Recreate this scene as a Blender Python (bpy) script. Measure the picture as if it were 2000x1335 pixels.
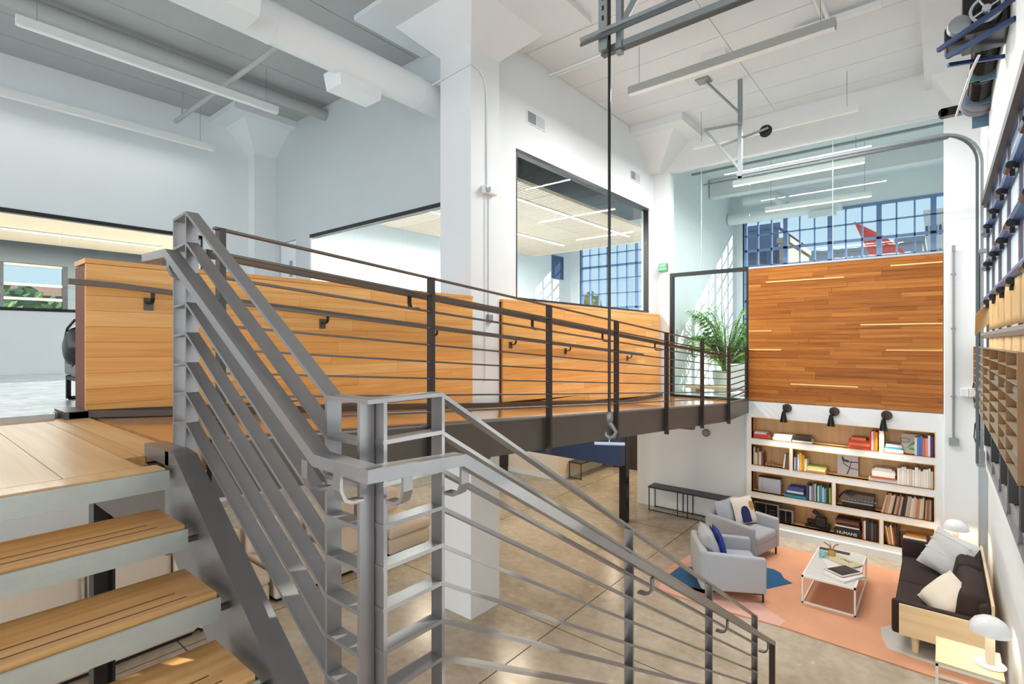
import bpy, bmesh, math, random
from mathutils import Vector, Matrix
rnd = random.Random(7)
for o in list(bpy.data.objects): bpy.data.objects.remove(o)
SC = bpy.context.scene; COL = SC.collection
# All coordinates below take the eye of the camera as (0,0,0); at the end everything is lifted by EYE so the lower floor is z = 0.
EYE = 3.44; FL = -3.44            # eye height above the lower floor
YN, XE, XW, ZC = 10.25, 0.44, -4.62, 4.15   # hall: north wall, east wall, glazed west wall, ceiling
YS, XL = 5.02, -10.4              # conference room's south wall, far west wall
ZU = -0.505                       # upper landing

# ---------------------------------------------------------------- camera, sky, sun, exposure
cam = bpy.data.cameras.new('camera'); camo = bpy.data.objects.new('camera', cam); COL.objects.link(camo)
cam.lens = 36 * 1021 / 2000; cam.sensor_width = 36; cam.clip_start = .02; cam.clip_end = 500
camo.rotation_euler = (math.pi / 2, 0, math.atan(838 / 1021)); SC.camera = camo
W = bpy.data.worlds.new('sky'); SC.world = W; W.use_nodes = True
wn = W.node_tree; bg = wn.nodes['Background']
tcw = wn.nodes.new('ShaderNodeTexCoord'); sep = wn.nodes.new('ShaderNodeSeparateXYZ'); crw = wn.nodes.new('ShaderNodeValToRGB')   # clear pale sky, deeper blue overhead
wn.links.new(tcw.outputs['Generated'], sep.inputs[0]); wn.links.new(sep.outputs['Z'], crw.inputs[0]); wn.links.new(crw.outputs[0], bg.inputs[0])
crw.color_ramp.elements[0].color = (.74, .86, .98, 1); crw.color_ramp.elements[1].color = (.22, .42, .80, 1); q_ = crw.color_ramp.elements.new(.22); q_.color = (.60, .78, .97, 1)
SUN = Vector((1, 1.5, 1.13)).normalized()
bg.inputs[1].default_value = 0.95
sl = bpy.data.lights.new('sun', 'SUN'); sl.energy = 12.0; sl.angle = math.radians(.6); sl.color = (1, .95, .87)
so = bpy.data.objects.new('sun', sl); COL.objects.link(so); so.rotation_euler = (-SUN).to_track_quat('-Z', 'Y').to_euler(); so.location = (5, 20, 20)
vs = SC.view_settings; vs.view_transform = 'Standard'; vs.look = 'None'; vs.gamma = 1; vs.use_curve_mapping = False; vs.exposure = 0.34
def area_lamp(name, loc, rot, sx, sy, e, col):      # rectangular lamp added out of view for its light
    l = bpy.data.lights.new(name, 'AREA'); l.shape = 'RECTANGLE'; l.size = sx; l.size_y = sy; l.energy = e; l.color = col
    o = bpy.data.objects.new(name, l); COL.objects.link(o); o.location = loc; o.rotation_euler = rot; return o
area_lamp('south_fill', (-4.8, -5.9, .3), (math.pi / 2, 0, 0), 10.4, 7.2, 320, (1, .98, .96))  # soft front fill added behind the camera; no glazing stands there
area_lamp('south_lower_fill', (-1.9, -5.9, -2.0), (math.pi / 2, 0, 0), 4.6, 2.8, 260, (1, .98, .96))  # second unseen fill, added low down to brighten the lounge
area_lamp('door_glazing_daylight', (.30, 1.4, .1), (0, math.pi / 2, 0), 3.0, 3.6, 34, (.93, .97, 1))
SC.cycles.use_denoising = True; SC.cycles.max_bounces = 10; SC.cycles.diffuse_bounces = 6; SC.cycles.transparent_max_bounces = 24
SC.cycles.sample_clamp_indirect = 4.0; SC.cycles.caustics_reflective = False; SC.cycles.caustics_refractive = False

# ---------------------------------------------------------------- materials
def lin(c): return tuple(((v / 255) / 12.92 if v / 255 <= .04045 else ((v / 255 + .055) / 1.055) ** 2.4) for v in c) + (1,)
MATS = {}
def mat(name, rgb, rough=.6, metal=0., noise=0., nscale=6., bump=0., bscale=60., emit=0., spec=.5, sheen=0., coat=0.):
    if name in MATS: return MATS[name]
    m = bpy.data.materials.new(name); m.use_nodes = True; nt = m.node_tree; b = nt.nodes['Principled BSDF']
    c = lin(rgb); b.inputs['Base Color'].default_value = c; b.inputs['Roughness'].default_value = rough; b.inputs['Metallic'].default_value = metal
    b.inputs['Specular IOR Level'].default_value = spec
    if coat: b.inputs['Coat Weight'].default_value = coat; b.inputs['Coat Roughness'].default_value = .08
    if emit: b.inputs['Emission Color'].default_value = c; b.inputs['Emission Strength'].default_value = emit
    tc = nt.nodes.new('ShaderNodeTexCoord')
    n = nt.nodes.new('ShaderNodeTexNoise'); n.inputs['Scale'].default_value = nscale; n.inputs['Detail'].default_value = 6
    nt.links.new(tc.outputs['Object'], n.inputs['Vector'])
    mx = nt.nodes.new('ShaderNodeMix'); mx.data_type = 'RGBA'
    k = max(noise, .03)
    mx.inputs[6].default_value = tuple(v * (1 - k) for v in c[:3]) + (1,); mx.inputs[7].default_value = tuple(min(1, v * (1 + k)) for v in c[:3]) + (1,)
    nt.links.new(n.outputs['Fac'], mx.inputs[0]); nt.links.new(mx.outputs[2], b.inputs['Base Color'])
    if bump:
        n2 = nt.nodes.new('ShaderNodeTexNoise'); n2.inputs['Scale'].default_value = bscale; n2.inputs['Detail'].default_value = 3
        nt.links.new(tc.outputs['Object'], n2.inputs['Vector'])
        bp = nt.nodes.new('ShaderNodeBump'); bp.inputs['Strength'].default_value = bump; bp.inputs['Distance'].default_value = .01
        nt.links.new(n2.outputs['Fac'], bp.inputs['Height']); nt.links.new(bp.outputs[0], b.inputs['Normal'])
    MATS[name] = m; return m
def wood(name, dark, mid, light, axis='x', rough=.4, coat=0., vary=1., fine=1., spec=.5):
    """Board wood: each board takes its own tone (object random), with long grain streaks along the board's axis."""
    if name in MATS: return MATS[name]
    m = bpy.data.materials.new(name); m.use_nodes = True; nt = m.node_tree; b = nt.nodes['Principled BSDF']
    b.inputs['Roughness'].default_value = rough; b.inputs['Specular IOR Level'].default_value = spec
    if coat: b.inputs['Coat Weight'].default_value = coat; b.inputs['Coat Roughness'].default_value = .1
    tc = nt.nodes.new('ShaderNodeTexCoord'); oi = nt.nodes.new('ShaderNodeObjectInfo'); mp = nt.nodes.new('ShaderNodeMapping')
    s = {'x': (1.2, 30, 30), 'y': (30, 1.2, 30), 'z': (30, 30, 1.2)}[axis]
    mp.inputs['Scale'].default_value = tuple(v * fine for v in s)
    cb = nt.nodes.new('ShaderNodeCombineXYZ'); ml = nt.nodes.new('ShaderNodeMath'); ml.operation = 'MULTIPLY'; ml.inputs[1].default_value = 37
    nt.links.new(oi.outputs['Random'], ml.inputs[0])
    for i in range(3): nt.links.new(ml.outputs[0], cb.inputs[i])
    nt.links.new(tc.outputs['Object'], mp.inputs['Vector']); nt.links.new(cb.outputs[0], mp.inputs['Location'])
    n = nt.nodes.new('ShaderNodeTexNoise'); n.inputs['Scale'].default_value = 1; n.inputs['Detail'].default_value = 5; n.inputs['Distortion'].default_value = .6
    nt.links.new(mp.outputs[0], n.inputs['Vector'])
    ad = nt.nodes.new('ShaderNodeMath'); ad.operation = 'MULTIPLY_ADD'; ad.inputs[1].default_value = .55 * vary; 
    s2 = nt.nodes.new('ShaderNodeMath'); s2.operation = 'MULTIPLY_ADD'; s2.inputs[1].default_value = .9; s2.inputs[2].default_value = -.22 * vary
    nt.links.new(n.outputs['Fac'], s2.inputs[0]); nt.links.new(oi.outputs['Random'], ad.inputs[0]); nt.links.new(s2.outputs[0], ad.inputs[2])
    cr = nt.nodes.new('ShaderNodeValToRGB'); e = cr.color_ramp.elements
    e[0].position = .15; e[0].color = lin(dark); e[1].position = .85; e[1].color = lin(light); q = e.new(.5); q.color = lin(mid)
    nt.links.new(ad.outputs[0], cr.inputs[0]); nt.links.new(cr.outputs[0], b.inputs['Base Color'])
    MATS[name] = m; return m
def glass(name, tint=(246, 250, 249), fac=.015, haze=0.):
    """Clear pane: see-through with a Fresnel mirror; haze adds frosted, light-scattering film."""
    if name in MATS: return MATS[name]
    m = bpy.data.materials.new(name); m.use_nodes = True; nt = m.node_tree; nt.nodes.clear()
    out = nt.nodes.new('ShaderNodeOutputMaterial'); tr = nt.nodes.new('ShaderNodeBsdfTransparent'); tr.inputs[0].default_value = lin(tint)
    gl = nt.nodes.new('ShaderNodeBsdfGlossy'); gl.inputs['Roughness'].default_value = .01
    fr = nt.nodes.new('ShaderNodeLayerWeight'); fr.inputs['Blend'].default_value = .5; pw_ = nt.nodes.new('ShaderNodeMath'); pw_.operation = 'POWER'; pw_.inputs[1].default_value = 4
    mu = nt.nodes.new('ShaderNodeMath'); mu.operation = 'MULTIPLY_ADD'; mu.inputs[1].default_value = .45; mu.inputs[2].default_value = fac
    nt.links.new(fr.outputs['Facing'], pw_.inputs[0]); nt.links.new(pw_.outputs[0], mu.inputs[0])
    mx = nt.nodes.new('ShaderNodeMixShader'); nt.links.new(mu.outputs[0], mx.inputs[0]); nt.links.new(gl.outputs[0], mx.inputs[2])
    if haze:
        tl = nt.nodes.new('ShaderNodeBsdfTranslucent'); tl.inputs[0].default_value = lin((235, 242, 245))
        df = nt.nodes.new('ShaderNodeBsdfDiffuse'); df.inputs[0].default_value = lin((215, 222, 226))
        m1 = nt.nodes.new('ShaderNodeMixShader'); m1.inputs[0].default_value = .35; nt.links.new(tl.outputs[0], m1.inputs[1]); nt.links.new(df.outputs[0], m1.inputs[2])
        m2 = nt.nodes.new('ShaderNodeMixShader'); m2.inputs[0].default_value = haze
        nt.links.new(tr.outputs[0], m2.inputs[1]); nt.links.new(m1.outputs[0], m2.inputs[2]); nt.links.new(m2.outputs[0], mx.inputs[1])
    else: nt.links.new(tr.outputs[0], mx.inputs[1])
    nt.links.new(mx.outputs[0], out.inputs[0]); MATS[name] = m; return m
def concrete(name, a, b_, rough, bump=.04):
    if name in MATS: return MATS[name]
    m = bpy.data.materials.new(name); m.use_nodes = True; nt = m.node_tree; b = nt.nodes['Principled BSDF']
    tc = nt.nodes.new('ShaderNodeTexCoord')
    n1 = nt.nodes.new('ShaderNodeTexNoise'); n1.inputs['Scale'].default_value = .7; n1.inputs['Detail'].default_value = 9; n1.inputs['Roughness'].default_value = .65
    n2 = nt.nodes.new('ShaderNodeTexNoise'); n2.inputs['Scale'].default_value = 9; n2.inputs['Detail'].default_value = 8
    for n in (n1, n2): nt.links.new(tc.outputs['Object'], n.inputs['Vector'])
    ad = nt.nodes.new('ShaderNodeMath'); ad.operation = 'MULTIPLY_ADD'; ad.inputs[1].default_value = .35
    nt.links.new(n2.outputs['Fac'], ad.inputs[0]); nt.links.new(n1.outputs['Fac'], ad.inputs[2])
    cr = nt.nodes.new('ShaderNodeValToRGB'); e = cr.color_ramp.elements
    e[0].position = .45; e[0].color = lin(a); e[1].position = .9; e[1].color = lin(b_)
    nt.links.new(ad.outputs[0], cr.inputs[0]); nt.links.new(cr.outputs[0], b.inputs['Base Color'])
    rr = nt.nodes.new('ShaderNodeMath'); rr.operation = 'MULTIPLY_ADD'; rr.inputs[1].default_value = .18; rr.inputs[2].default_value = rough
    nt.links.new(n2.outputs['Fac'], rr.inputs[0]); nt.links.new(rr.outputs[0], b.inputs['Roughness'])
    bp = nt.nodes.new('ShaderNodeBump'); bp.inputs['Strength'].default_value = bump; nt.links.new(n2.outputs['Fac'], bp.inputs['Height']); nt.links.new(bp.outputs[0], b.inputs['Normal'])
    MATS[name] = m; return m
WHITE = mat('white_paint', (224, 228, 230), .55, noise=.02, nscale=2, bump=.03, bscale=120)
CEIL = mat('ceiling_paint', (218, 221, 224), .65, noise=.03, nscale=3, bump=.05, bscale=40)
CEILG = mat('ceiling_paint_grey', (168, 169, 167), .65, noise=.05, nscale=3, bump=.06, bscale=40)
GREYW = mat('grey_wall_paint', (196, 203, 206), .55, noise=.02, nscale=2)
STEEL = mat('blackened_steel', (134, 131, 130), .30, .6, noise=.12, nscale=9)
STEELD = mat('dark_steel', (94, 84, 76), .38, .55, noise=.1, nscale=5)
GALV = mat('galvanised_steel', (172, 176, 168), .42, .45, noise=.13, nscale=14, bump=.12, bscale=30)
ZINC = mat('zinc_track', (142, 148, 150), .5, .5, noise=.1, nscale=20)
BLUEM = mat('blue_grey_aluminium', (84, 108, 150), .4, .5)
BLACK = mat('black_paint', (22, 21, 22), .45)
BLACKG = mat('black_gloss', (14, 14, 16), .2)
DARKBLUE = mat('dark_navy_steel', (38, 50, 76), .35, .5)
CONC = concrete('polished_concrete', (158, 143, 122), (208, 198, 181), .15)
CONCU = concrete('pale_polished_concrete', (172, 178, 180), (212, 217, 218), .12)
PLANKN = wood('amber_strip_wood', (124, 66, 22), (160, 98, 40), (188, 124, 60), 'x', .42, vary=.6, spec=.2)
PLANKW = wood('honey_board_wood', (210, 146, 76), (226, 168, 98), (240, 194, 132), 'y', .4, vary=.6, spec=.25)
PLANKE = mat('red_brown_end_grain', (118, 68, 40), .6, noise=.2, nscale=25)
TREAD = wood('oak_tread_wood', (178, 124, 66), (204, 154, 96), (224, 180, 124), 'y', .35, coat=.2, vary=.5)
FLOORW = wood('landing_board_wood', (186, 138, 84), (208, 164, 110), (224, 184, 136), 'x', .42, coat=.08, vary=.5, fine=.6, spec=.35)
DECKW = wood('ramp_deck_wood', (180, 120, 70), (205, 150, 95), (222, 176, 124), 'y', .14, coat=.6, vary=.4, fine=.5)
PLY = wood('birch_ply', (210, 164, 104), (226, 184, 128), (236, 202, 150), 'z', .45, vary=.3, fine=.5)
PALEW = wood('pale_ash_wood', (216, 188, 144), (230, 206, 166), (238, 218, 184), 'x', .45, vary=.3, fine=.6)
GLASS = glass('clear_glass')
FROST = glass('frosted_door_pane', fac=.05, haze=.82)

# ---------------------------------------------------------------- mesh helpers
class B:
    def __init__(s): s.bm = bmesh.new(); s.mi = 0
    def _f(s, vs, fs):
        v = [s.bm.verts.new(p) for p in vs]
        for f in fs:
            try: q = s.bm.faces.new([v[i] for i in f]); q.material_index = s.mi
            except ValueError: pass
        return v
    def hexa(s, p): s._f(p, [(3, 2, 1, 0), (4, 5, 6, 7), (0, 1, 5, 4), (1, 2, 6, 5), (2, 3, 7, 6), (3, 0, 4, 7)]); return s
    def box(s, x0, x1, y0, y1, z0, z1): return s.hexa([(x0, y0, z0), (x1, y0, z0), (x1, y1, z0), (x0, y1, z0), (x0, y0, z1), (x1, y0, z1), (x1, y1, z1), (x0, y1, z1)])
    def bar(s, p, q, w, t, up=(0, 0, 1)):
        p, q, up = Vector(p), Vector(q), Vector(up); d = (q - p).normalized(); a = d.cross(up)
        if a.length < 1e-4: a = d.cross(Vector((1, 0, 0)))
        a.normalize(); b = a.cross(d); a = a * w / 2; b = b * t / 2
        return s.hexa([p - a - b, p + a - b, p + a + b, p - a + b, q - a - b, q + a - b, q + a + b, q - a + b])
    def prism(s, poly, ax, a, b):
        mk_ = {'x': lambda h, u, v: (h, u, v), 'y': lambda h, u, v: (u, h, v), 'z': lambda h, u, v: (u, v, h)}[ax]; n = len(poly)
        s._f([mk_(a, *p) for p in poly] + [mk_(b, *p) for p in poly], [tuple(range(n - 1, -1, -1)), tuple(range(n, 2 * n))] + [(i, (i + 1) % n, n + (i + 1) % n, n + i) for i in range(n)]); return s
    def strip(s, path, t, ax, a, b):
        """Flat bar bent in a plane: a thickened polyline, extruded along ax from a to b."""
        P = [Vector(p) for p in path]; L_, R_ = [], []
        for i, p in enumerate(P):
            ds = []
            if i: ds.append((p - P[i - 1]).normalized())
            if i < len(P) - 1: ds.append((P[i + 1] - p).normalized())
            d = sum(ds, Vector((0, 0))).normalized(); n = Vector((-d.y, d.x)); k = t / 2 / max(.5, n.dot(Vector((-ds[0].y, ds[0].x))))
            L_.append(p + n * k); R_.append(p - n * k)
        for i in range(len(P) - 1):
            s.prism([tuple(R_[i]), tuple(R_[i + 1]), tuple(L_[i + 1]), tuple(L_[i])], ax, a, b)
        return s
    def tube(s, pts, r, n=10, caps=True):
        P = [Vector(p) for p in pts]; rings = []; ref = None
        for i, p in enumerate(P):
            d = ((P[i + 1] if i < len(P) - 1 else p) - (P[i - 1] if i else p)).normalized()
            if ref is None: ref = d.orthogonal().normalized()
            a = (ref - d * ref.dot(d)).normalized(); ref = a; b = d.cross(a); rr = r[i] if isinstance(r, (list, tuple)) else r
            rings.append([s.bm.verts.new(p + a * rr * math.cos(k * 2 * math.pi / n) + b * rr * math.sin(k * 2 * math.pi / n)) for k in range(n)])
        for A, C in zip(rings, rings[1:]):
            for k in range(n): s.bm.faces.new([A[k], A[(k + 1) % n], C[(k + 1) % n], C[k]]).material_index = s.mi
        if caps:
            s.bm.faces.new(rings[0][::-1]).material_index = s.mi; s.bm.faces.new(rings[-1]).material_index = s.mi
        return s
    def lathe(s, prof, c=(0, 0, 0), n=20, axis='z'):
        ax = {'x': (1, 0, 0), 'y': (0, 1, 0), 'z': (0, 0, 1)}[axis]; A = Vector(ax); U = A.orthogonal().normalized(); V = A.cross(U); rings = []
        for r, h in prof: rings.append([s.bm.verts.new(Vector(c) + A * h + (U * math.cos(k * 2 * math.pi / n) + V * math.sin(k * 2 * math.pi / n)) * max(r, 1e-4)) for k in range(n)])
        for P, Q in zip(rings, rings[1:]):
            for k in range(n): s.bm.faces.new([P[k], P[(k + 1) % n], Q[(k + 1) % n], Q[k]]).material_index = s.mi
        s.bm.faces.new(rings[0][::-1]); s.bm.faces.new(rings[-1]); return s
    def rbox(s, x0, x1, y0, y1, z0, z1, r=.03, seg=3):
        r = min(r, (x1 - x0) * .49, (y1 - y0) * .49, (z1 - z0) * .49); t = bmesh.new()
        bmesh.ops.create_cube(t, size=1, matrix=Matrix.Translation(((x0 + x1) / 2, (y0 + y1) / 2, (z0 + z1) / 2)) @ Matrix.Diagonal((x1 - x0, y1 - y0, z1 - z0, 1)))
        bmesh.ops.bevel(t, geom=t.edges[:] + t.verts[:], offset=r, segments=seg, profile=.5, affect='EDGES')
        me = bpy.data.meshes.new('t'); t.to_mesh(me); t.free(); k = len(s.bm.faces); s.bm.from_mesh(me); bpy.data.meshes.remove(me)
        s.bm.faces.ensure_lookup_table()
        for f in s.bm.faces[k:]: f.material_index = s.mi
        return s
    def pillow(s, w, h, t, n=10, wob=0.):
        """A stuffed cushion in its own XZ plane, thick along Y; pinched corners."""
        rows = []
        for side in (1, -1):
            g = []
            for i in range(n + 1):
                for j in range(n + 1):
                    u, v = 2 * i / n - 1, 2 * j / n - 1
                    k = (1 - abs(u) ** 3.0) * (1 - abs(v) ** 3.0); e = 1 - .07 * (1 - max(abs(u), abs(v)) ** 4) - .05 * (u * u * v * v < .3) * 0
                    pin = 1 - .06 * (1 - abs(u * v)) * (max(abs(u), abs(v)) ** 4)
                    g.append(s.bm.verts.new((u * w / 2 * pin, side * (t / 2 * k ** .55 + wob * k * math.sin(5 * u + 3 * v) * .3), v * h / 2 * pin)))
            rows.append(g)
        for q, g in enumerate(rows):
            for i in range(n):
                for j in range(n):
                    f = [g[i * (n + 1) + j], g[(i + 1) * (n + 1) + j], g[(i + 1) * (n + 1) + j + 1], g[i * (n + 1) + j + 1]]
                    s.bm.faces.new(f if q == 0 else f[::-1]).material_index = s.mi
        bmesh.ops.remove_doubles(s.bm, verts=s.bm.verts[:], dist=1e-4); return s
    def xf(s, M): s.bm.transform(M); return s
def loc_of(o):
    return Vector(o.location) + (loc_of(o.parent) if o.parent else Vector((0, 0, 0)))
def tag(o, label=None, cat=None, group=None, kind=None):
    for k, v in (('label', label), ('category', cat), ('group', group), ('kind', kind)):
        if v: o[k] = v
    return o
def mk(name, b, m, parent=None, label=None, cat=None, group=None, kind=None, local=False, smooth=False, dup=False):
    """One mesh object out of builder b. World (eye) coordinates unless local; a top-level mesh gets its origin at the base."""
    me = bpy.data.meshes.new(name); off = Vector((0, 0, 0))
    if not local:
        if parent: off = loc_of(parent)
        elif b.bm.verts:
            co = [v.co for v in b.bm.verts]
            off = Vector(((min(c.x for c in co) + max(c.x for c in co)) / 2, (min(c.y for c in co) + max(c.y for c in co)) / 2, min(c.z for c in co)))
        b.bm.transform(Matrix.Translation(-off))
    bmesh.ops.recalc_face_normals(b.bm, faces=b.bm.faces[:]); b.bm.to_mesh(me); b.bm.free()
    for q in (m if isinstance(m, (list, tuple)) else [m]): me.materials.append(q)
    if smooth:
        for p in me.polygons: p.use_smooth = True
        me.set_sharp_from_angle(angle=.7)
    o = bpy.data.objects.new(name, me); COL.objects.link(o)
    if parent: o.parent = parent
    elif not local: o.location = off
    return tag(o, label, cat, group, kind)
def thing(name, loc, label=None, cat=None, group=None, rz=0., kind=None):
    o = bpy.data.objects.new(name, None); o.empty_display_size = .1; COL.objects.link(o); o.location = loc; o.rotation_euler = (0, 0, rz)
    return tag(o, label, cat, group, kind)
def box(name, c, m, parent=None, **k): return mk(name, B().box(*c), m, parent, **k)
def copy_tree(o, parent=None):
    c = o.copy(); COL.objects.link(c)
    if parent: c.parent = parent
    for ch in list(o.children): copy_tree(ch, c)
    return c
def text(name, s, size, loc, rot, m, parent=None, ext=.001):
    cu = bpy.data.curves.new(name, 'FONT'); cu.body = s; cu.size = size; cu.extrude = ext; cu.align_x = 'CENTER'; cu.align_y = 'CENTER'
    t = bpy.data.objects.new(name, cu); COL.objects.link(t); bpy.context.view_layer.update()
    me = bpy.data.meshes.new_from_object(t); bpy.data.objects.remove(t); me.materials.clear(); me.materials.append(m)
    o = bpy.data.objects.new(name, me); COL.objects.link(o); o.rotation_euler = rot
    o.location = Vector(loc) - (loc_of(parent) if parent else Vector((0, 0, 0)))
    if parent: o.parent = parent
    return o
def lamp(name, loc, size, energy, col, parent, rot=(0, 0, 0)):
    l = bpy.data.lights.new(name, 'AREA'); l.shape = 'RECTANGLE'; l.size, l.size_y = size; l.energy = energy; l.color = col
    o = bpy.data.objects.new(name, l); COL.objects.link(o); o.rotation_euler = rot; o.location = Vector(loc) - loc_of(parent); o.parent = parent; return o
def S(name, b, m, **k): return mk(name, b, m, kind='structure', **k)
# ================================================================ STRUCTURE
def deck(y): return ZU - .005 if y < .9 else max(-1.10, -.51 - .0765 * (y - .9))
S('floor', B().box(-16, .66, -6, 14, FL - .12, FL), CONC)
b = B()
for x in (-3.6, -6.6, -9.6): b.box(x, x + .012, -2, 14, FL, FL + .0015)
for y in (2.2, 5.2, 9.2): b.box(-16, .4, y, y + .012, FL, FL + .0015)
S('trim_floor_joints', b, mat('joint_dark', (78, 68, 56), .5))
S('floor_upper', B().box(-16, -4.6, -6, YS, -.75, -.47).box(-10.5, -4.70, YS, 16, -.75, -.47).box(-4.6, -4.5, -6, .75, -.75, -.47), CONCU)
S('floor_room_north', B().box(-4.62, .6, 10.3, 16, -1.3, -1.1), CONCU)
fl = S('floor_landing', B().box(-4.5, -2.5, -6, .735, -.575, ZU - .03).box(-4.5, -2.70, .735, .96, -.575, ZU - .03), FLOORW)
y = -6
for w in [.3] * 16 + [.27, .3, .26, .31, .25, .25, .245, .08, .14]:
    x1 = -2.505 if y + w < .76 else -2.735
    box('floor_board', (-4.5, x1, y + .0015, min(y + w, .955) - .0015, ZU - .03, ZU), FLOORW, fl); y += w
box('nosing_board', (-2.5, -2.392, -6, .735, ZU - .03, ZU), FLOORW, fl)
# ceilings
cl = S('ceiling', B().box(-10.6, .6, -6, 16.2, ZC, ZC + .2), CEIL)
y = .0
while y < 10.2:
    w = .66
    for x0, x1 in ((-4.6, -2.3), (-2.29, -.2)):
        box('ceiling_board', (x0, x1, y + .006, min(y + w, 10.24) - .006, ZC - .015, ZC + .01), CEIL, cl)
    y += w
x = -10.39
while x < -4.7:
    box('ceiling_board', (x + .006, min(x + .64, -4.62) - .006, -6, 5.01, ZC - .015, ZC + .01), CEILG, cl); x += .64
S('beam', B().box(-.19, XE, -6, YN, 3.86, ZC), CEIL)
# column with flared capital and drop panel
b = B().box(-5.05, -4.5, 4.68, 5.22, FL, 3.70)
b.hexa([(-5.05, 4.68, 3.69), (-4.5, 4.68, 3.69), (-4.5, 5.22, 3.69), (-5.05, 5.22, 3.69), (-5.47, 4.26, 4.08), (-4.08, 4.26, 4.08), (-4.08, 5.64, 4.08), (-5.47, 5.64, 4.08)])
S('column', b, WHITE)
S('drop_panel', B().box(-5.75, -3.45, 3.85, 5.8, 4.07, ZC), CEIL)
b = B().box(-10.4, -10.15, 4.6, YS, -.47, 3.62).hexa([(-10.4, 4.6, 3.61), (-10.15, 4.6, 3.61), (-10.15, YS, 3.61), (-10.4, YS, 3.61), (-10.4, 4.18, 4.02), (-9.6, 4.18, 4.02), (-9.6, YS, 4.02), (-10.4, YS, 4.02)])
S('pilaster_west', b.box(-10.4, -9.35, 3.9, YS, 4.02, ZC), WHITE)
S('capital_north', B().hexa([(-4.62, 10.05, 3.45), (-4.4, 10.05, 3.45), (-4.4, YN, 3.45), (-4.62, YN, 3.45), (-4.62, 9.45, 4.0), (-3.85, 9.45, 4.0), (-3.85, YN, 4.0), (-4.62, YN, 4.0)]).box(-4.62, -3.6, 9.2, YN, 4.0, ZC), WHITE)
S('capital_east', B().hexa([(.15, 10.1, 3.5), (XE, 10.1, 3.5), (XE, YN, 3.5), (.15, YN, 3.5), (-.1, 9.7, 3.86), (XE, 9.7, 3.86), (XE, YN, 3.86), (-.1, YN, 3.86)]), WHITE)
# north wall of the hall
b = B().box(XW, .6, YN, YN + .2, 3.45, ZC).box(XW, -4.26, YN, YN + .2, -1.3, 3.45).box(.03, .66, YN, YN + .2, FL, 3.45).box(-2.75, .03, YN + .03, YN + .2, -1.09, 1.345).box(-4.62, -2.75, YN - .05, YN + .2, -1.3, -1.12)
S('wall_north', b, WHITE)
S('wall_north_pier', B().rbox(.03, .42, 10.08, YN + .01, FL, 1.345, .015, 2), WHITE)
S('wall_partition', B().box(-5.04, -2.80, 10.38, 10.58, FL, -1.13), WHITE)
pn = S('wall_panel', B().box(-2.75, .025, YN + .012, YN + .035, -1.08, 1.345), PLANKN)
rows = 34; h = (1.345 + 1.075) / rows
for i in range(rows):
    z = -1.075 + i * h; x = -2.75 - rnd.random() * .9
    while x < .025:
        w = rnd.uniform(.55, 1.75); a, c = max(x, -2.75), min(x + w, .025)
        if c - a > .03: box('plank', (a + .0012, c - .0012, YN - .012 - rnd.random() * .005, YN + .014, z + .0012, z + h - .0012), PLANKN, pn)
        x += w
pale = wood('pale_sapwood_strip', (214, 166, 96), (226, 184, 116), (234, 196, 132), 'x', .4)
for z, a, c in ((.27, -1.02, .02), (-.14, -.68, .02), (-.15, -2.74, -2.2), (.19, -2.74, -2.36), (1.2, -.62, .02), (-.75, -2.05, -1.05), (1.07, -2.45, -1.25)):
    box('plank', (a, c, YN - .0195, YN, z, z + .022), pale, pn)
S('trim_1', B().box(-2.75, .025, YN - .02, YN + .2, 1.345, 1.375), mat('sill_grey', (170, 178, 184), .4))
# east wall
S('wall_east', B().box(.52, .66, -6, YN, FL, -1.62).box(XE, .66, -6, 8.95, -1.62, -1.55).box(XE, .6, -6, YN, 1.76, ZC).box(XE, .6, 8.95, YN, -1.55, 1.76).box(XE, .6, -6, .4, -1.55, 1.76), WHITE)
S('wall_east_recess', B().box(XE + .06, .6, .4, 8.95, -1.55, -1.05), mat('pale_grey_sheet', (190, 192, 192), .5, noise=.05, nscale=20))
# glazed west wall of the hall and on along the room beyond
y0, y1, z0, z1 = 5.72, 10.02, .60, 2.72
S('wall_west', B().box(XW - .15, XW, YS, y0, -1.3, ZC).box(XW - .15, XW, y1, YN + .2, -1.3, ZC).box(XW - .15, XW, y0, y1, -1.3, z0).box(XW - .15, XW, y0, y1, z1, ZC), WHITE)
S('wall_room_west', B().box(XW - .15, XW, YN + .2, 16, -1.3, ZC), WHITE)
wd = S('window_1', B().box(XW - .1, XW + .012, y0, y1, z1 - .05, z1).box(XW - .1, XW + .012, y0, y1, z0, z0 + .03).box(XW - .1, XW + .005, y0, y0 + .02, z0, z1).box(XW - .1, XW + .005, y1 - .03, y1, z0, z1), BLACK)
n = 4
for i in range(n):
    a = y0 + .02 + (y1 - y0 - .05) * i / n; c = y0 + .02 + (y1 - y0 - .05) * (i + 1) / n
    box('pane', (XW - .05, XW - .04, a + .004, c - .004, z0 + .03, z1 - .05), GLASS, wd)
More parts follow.
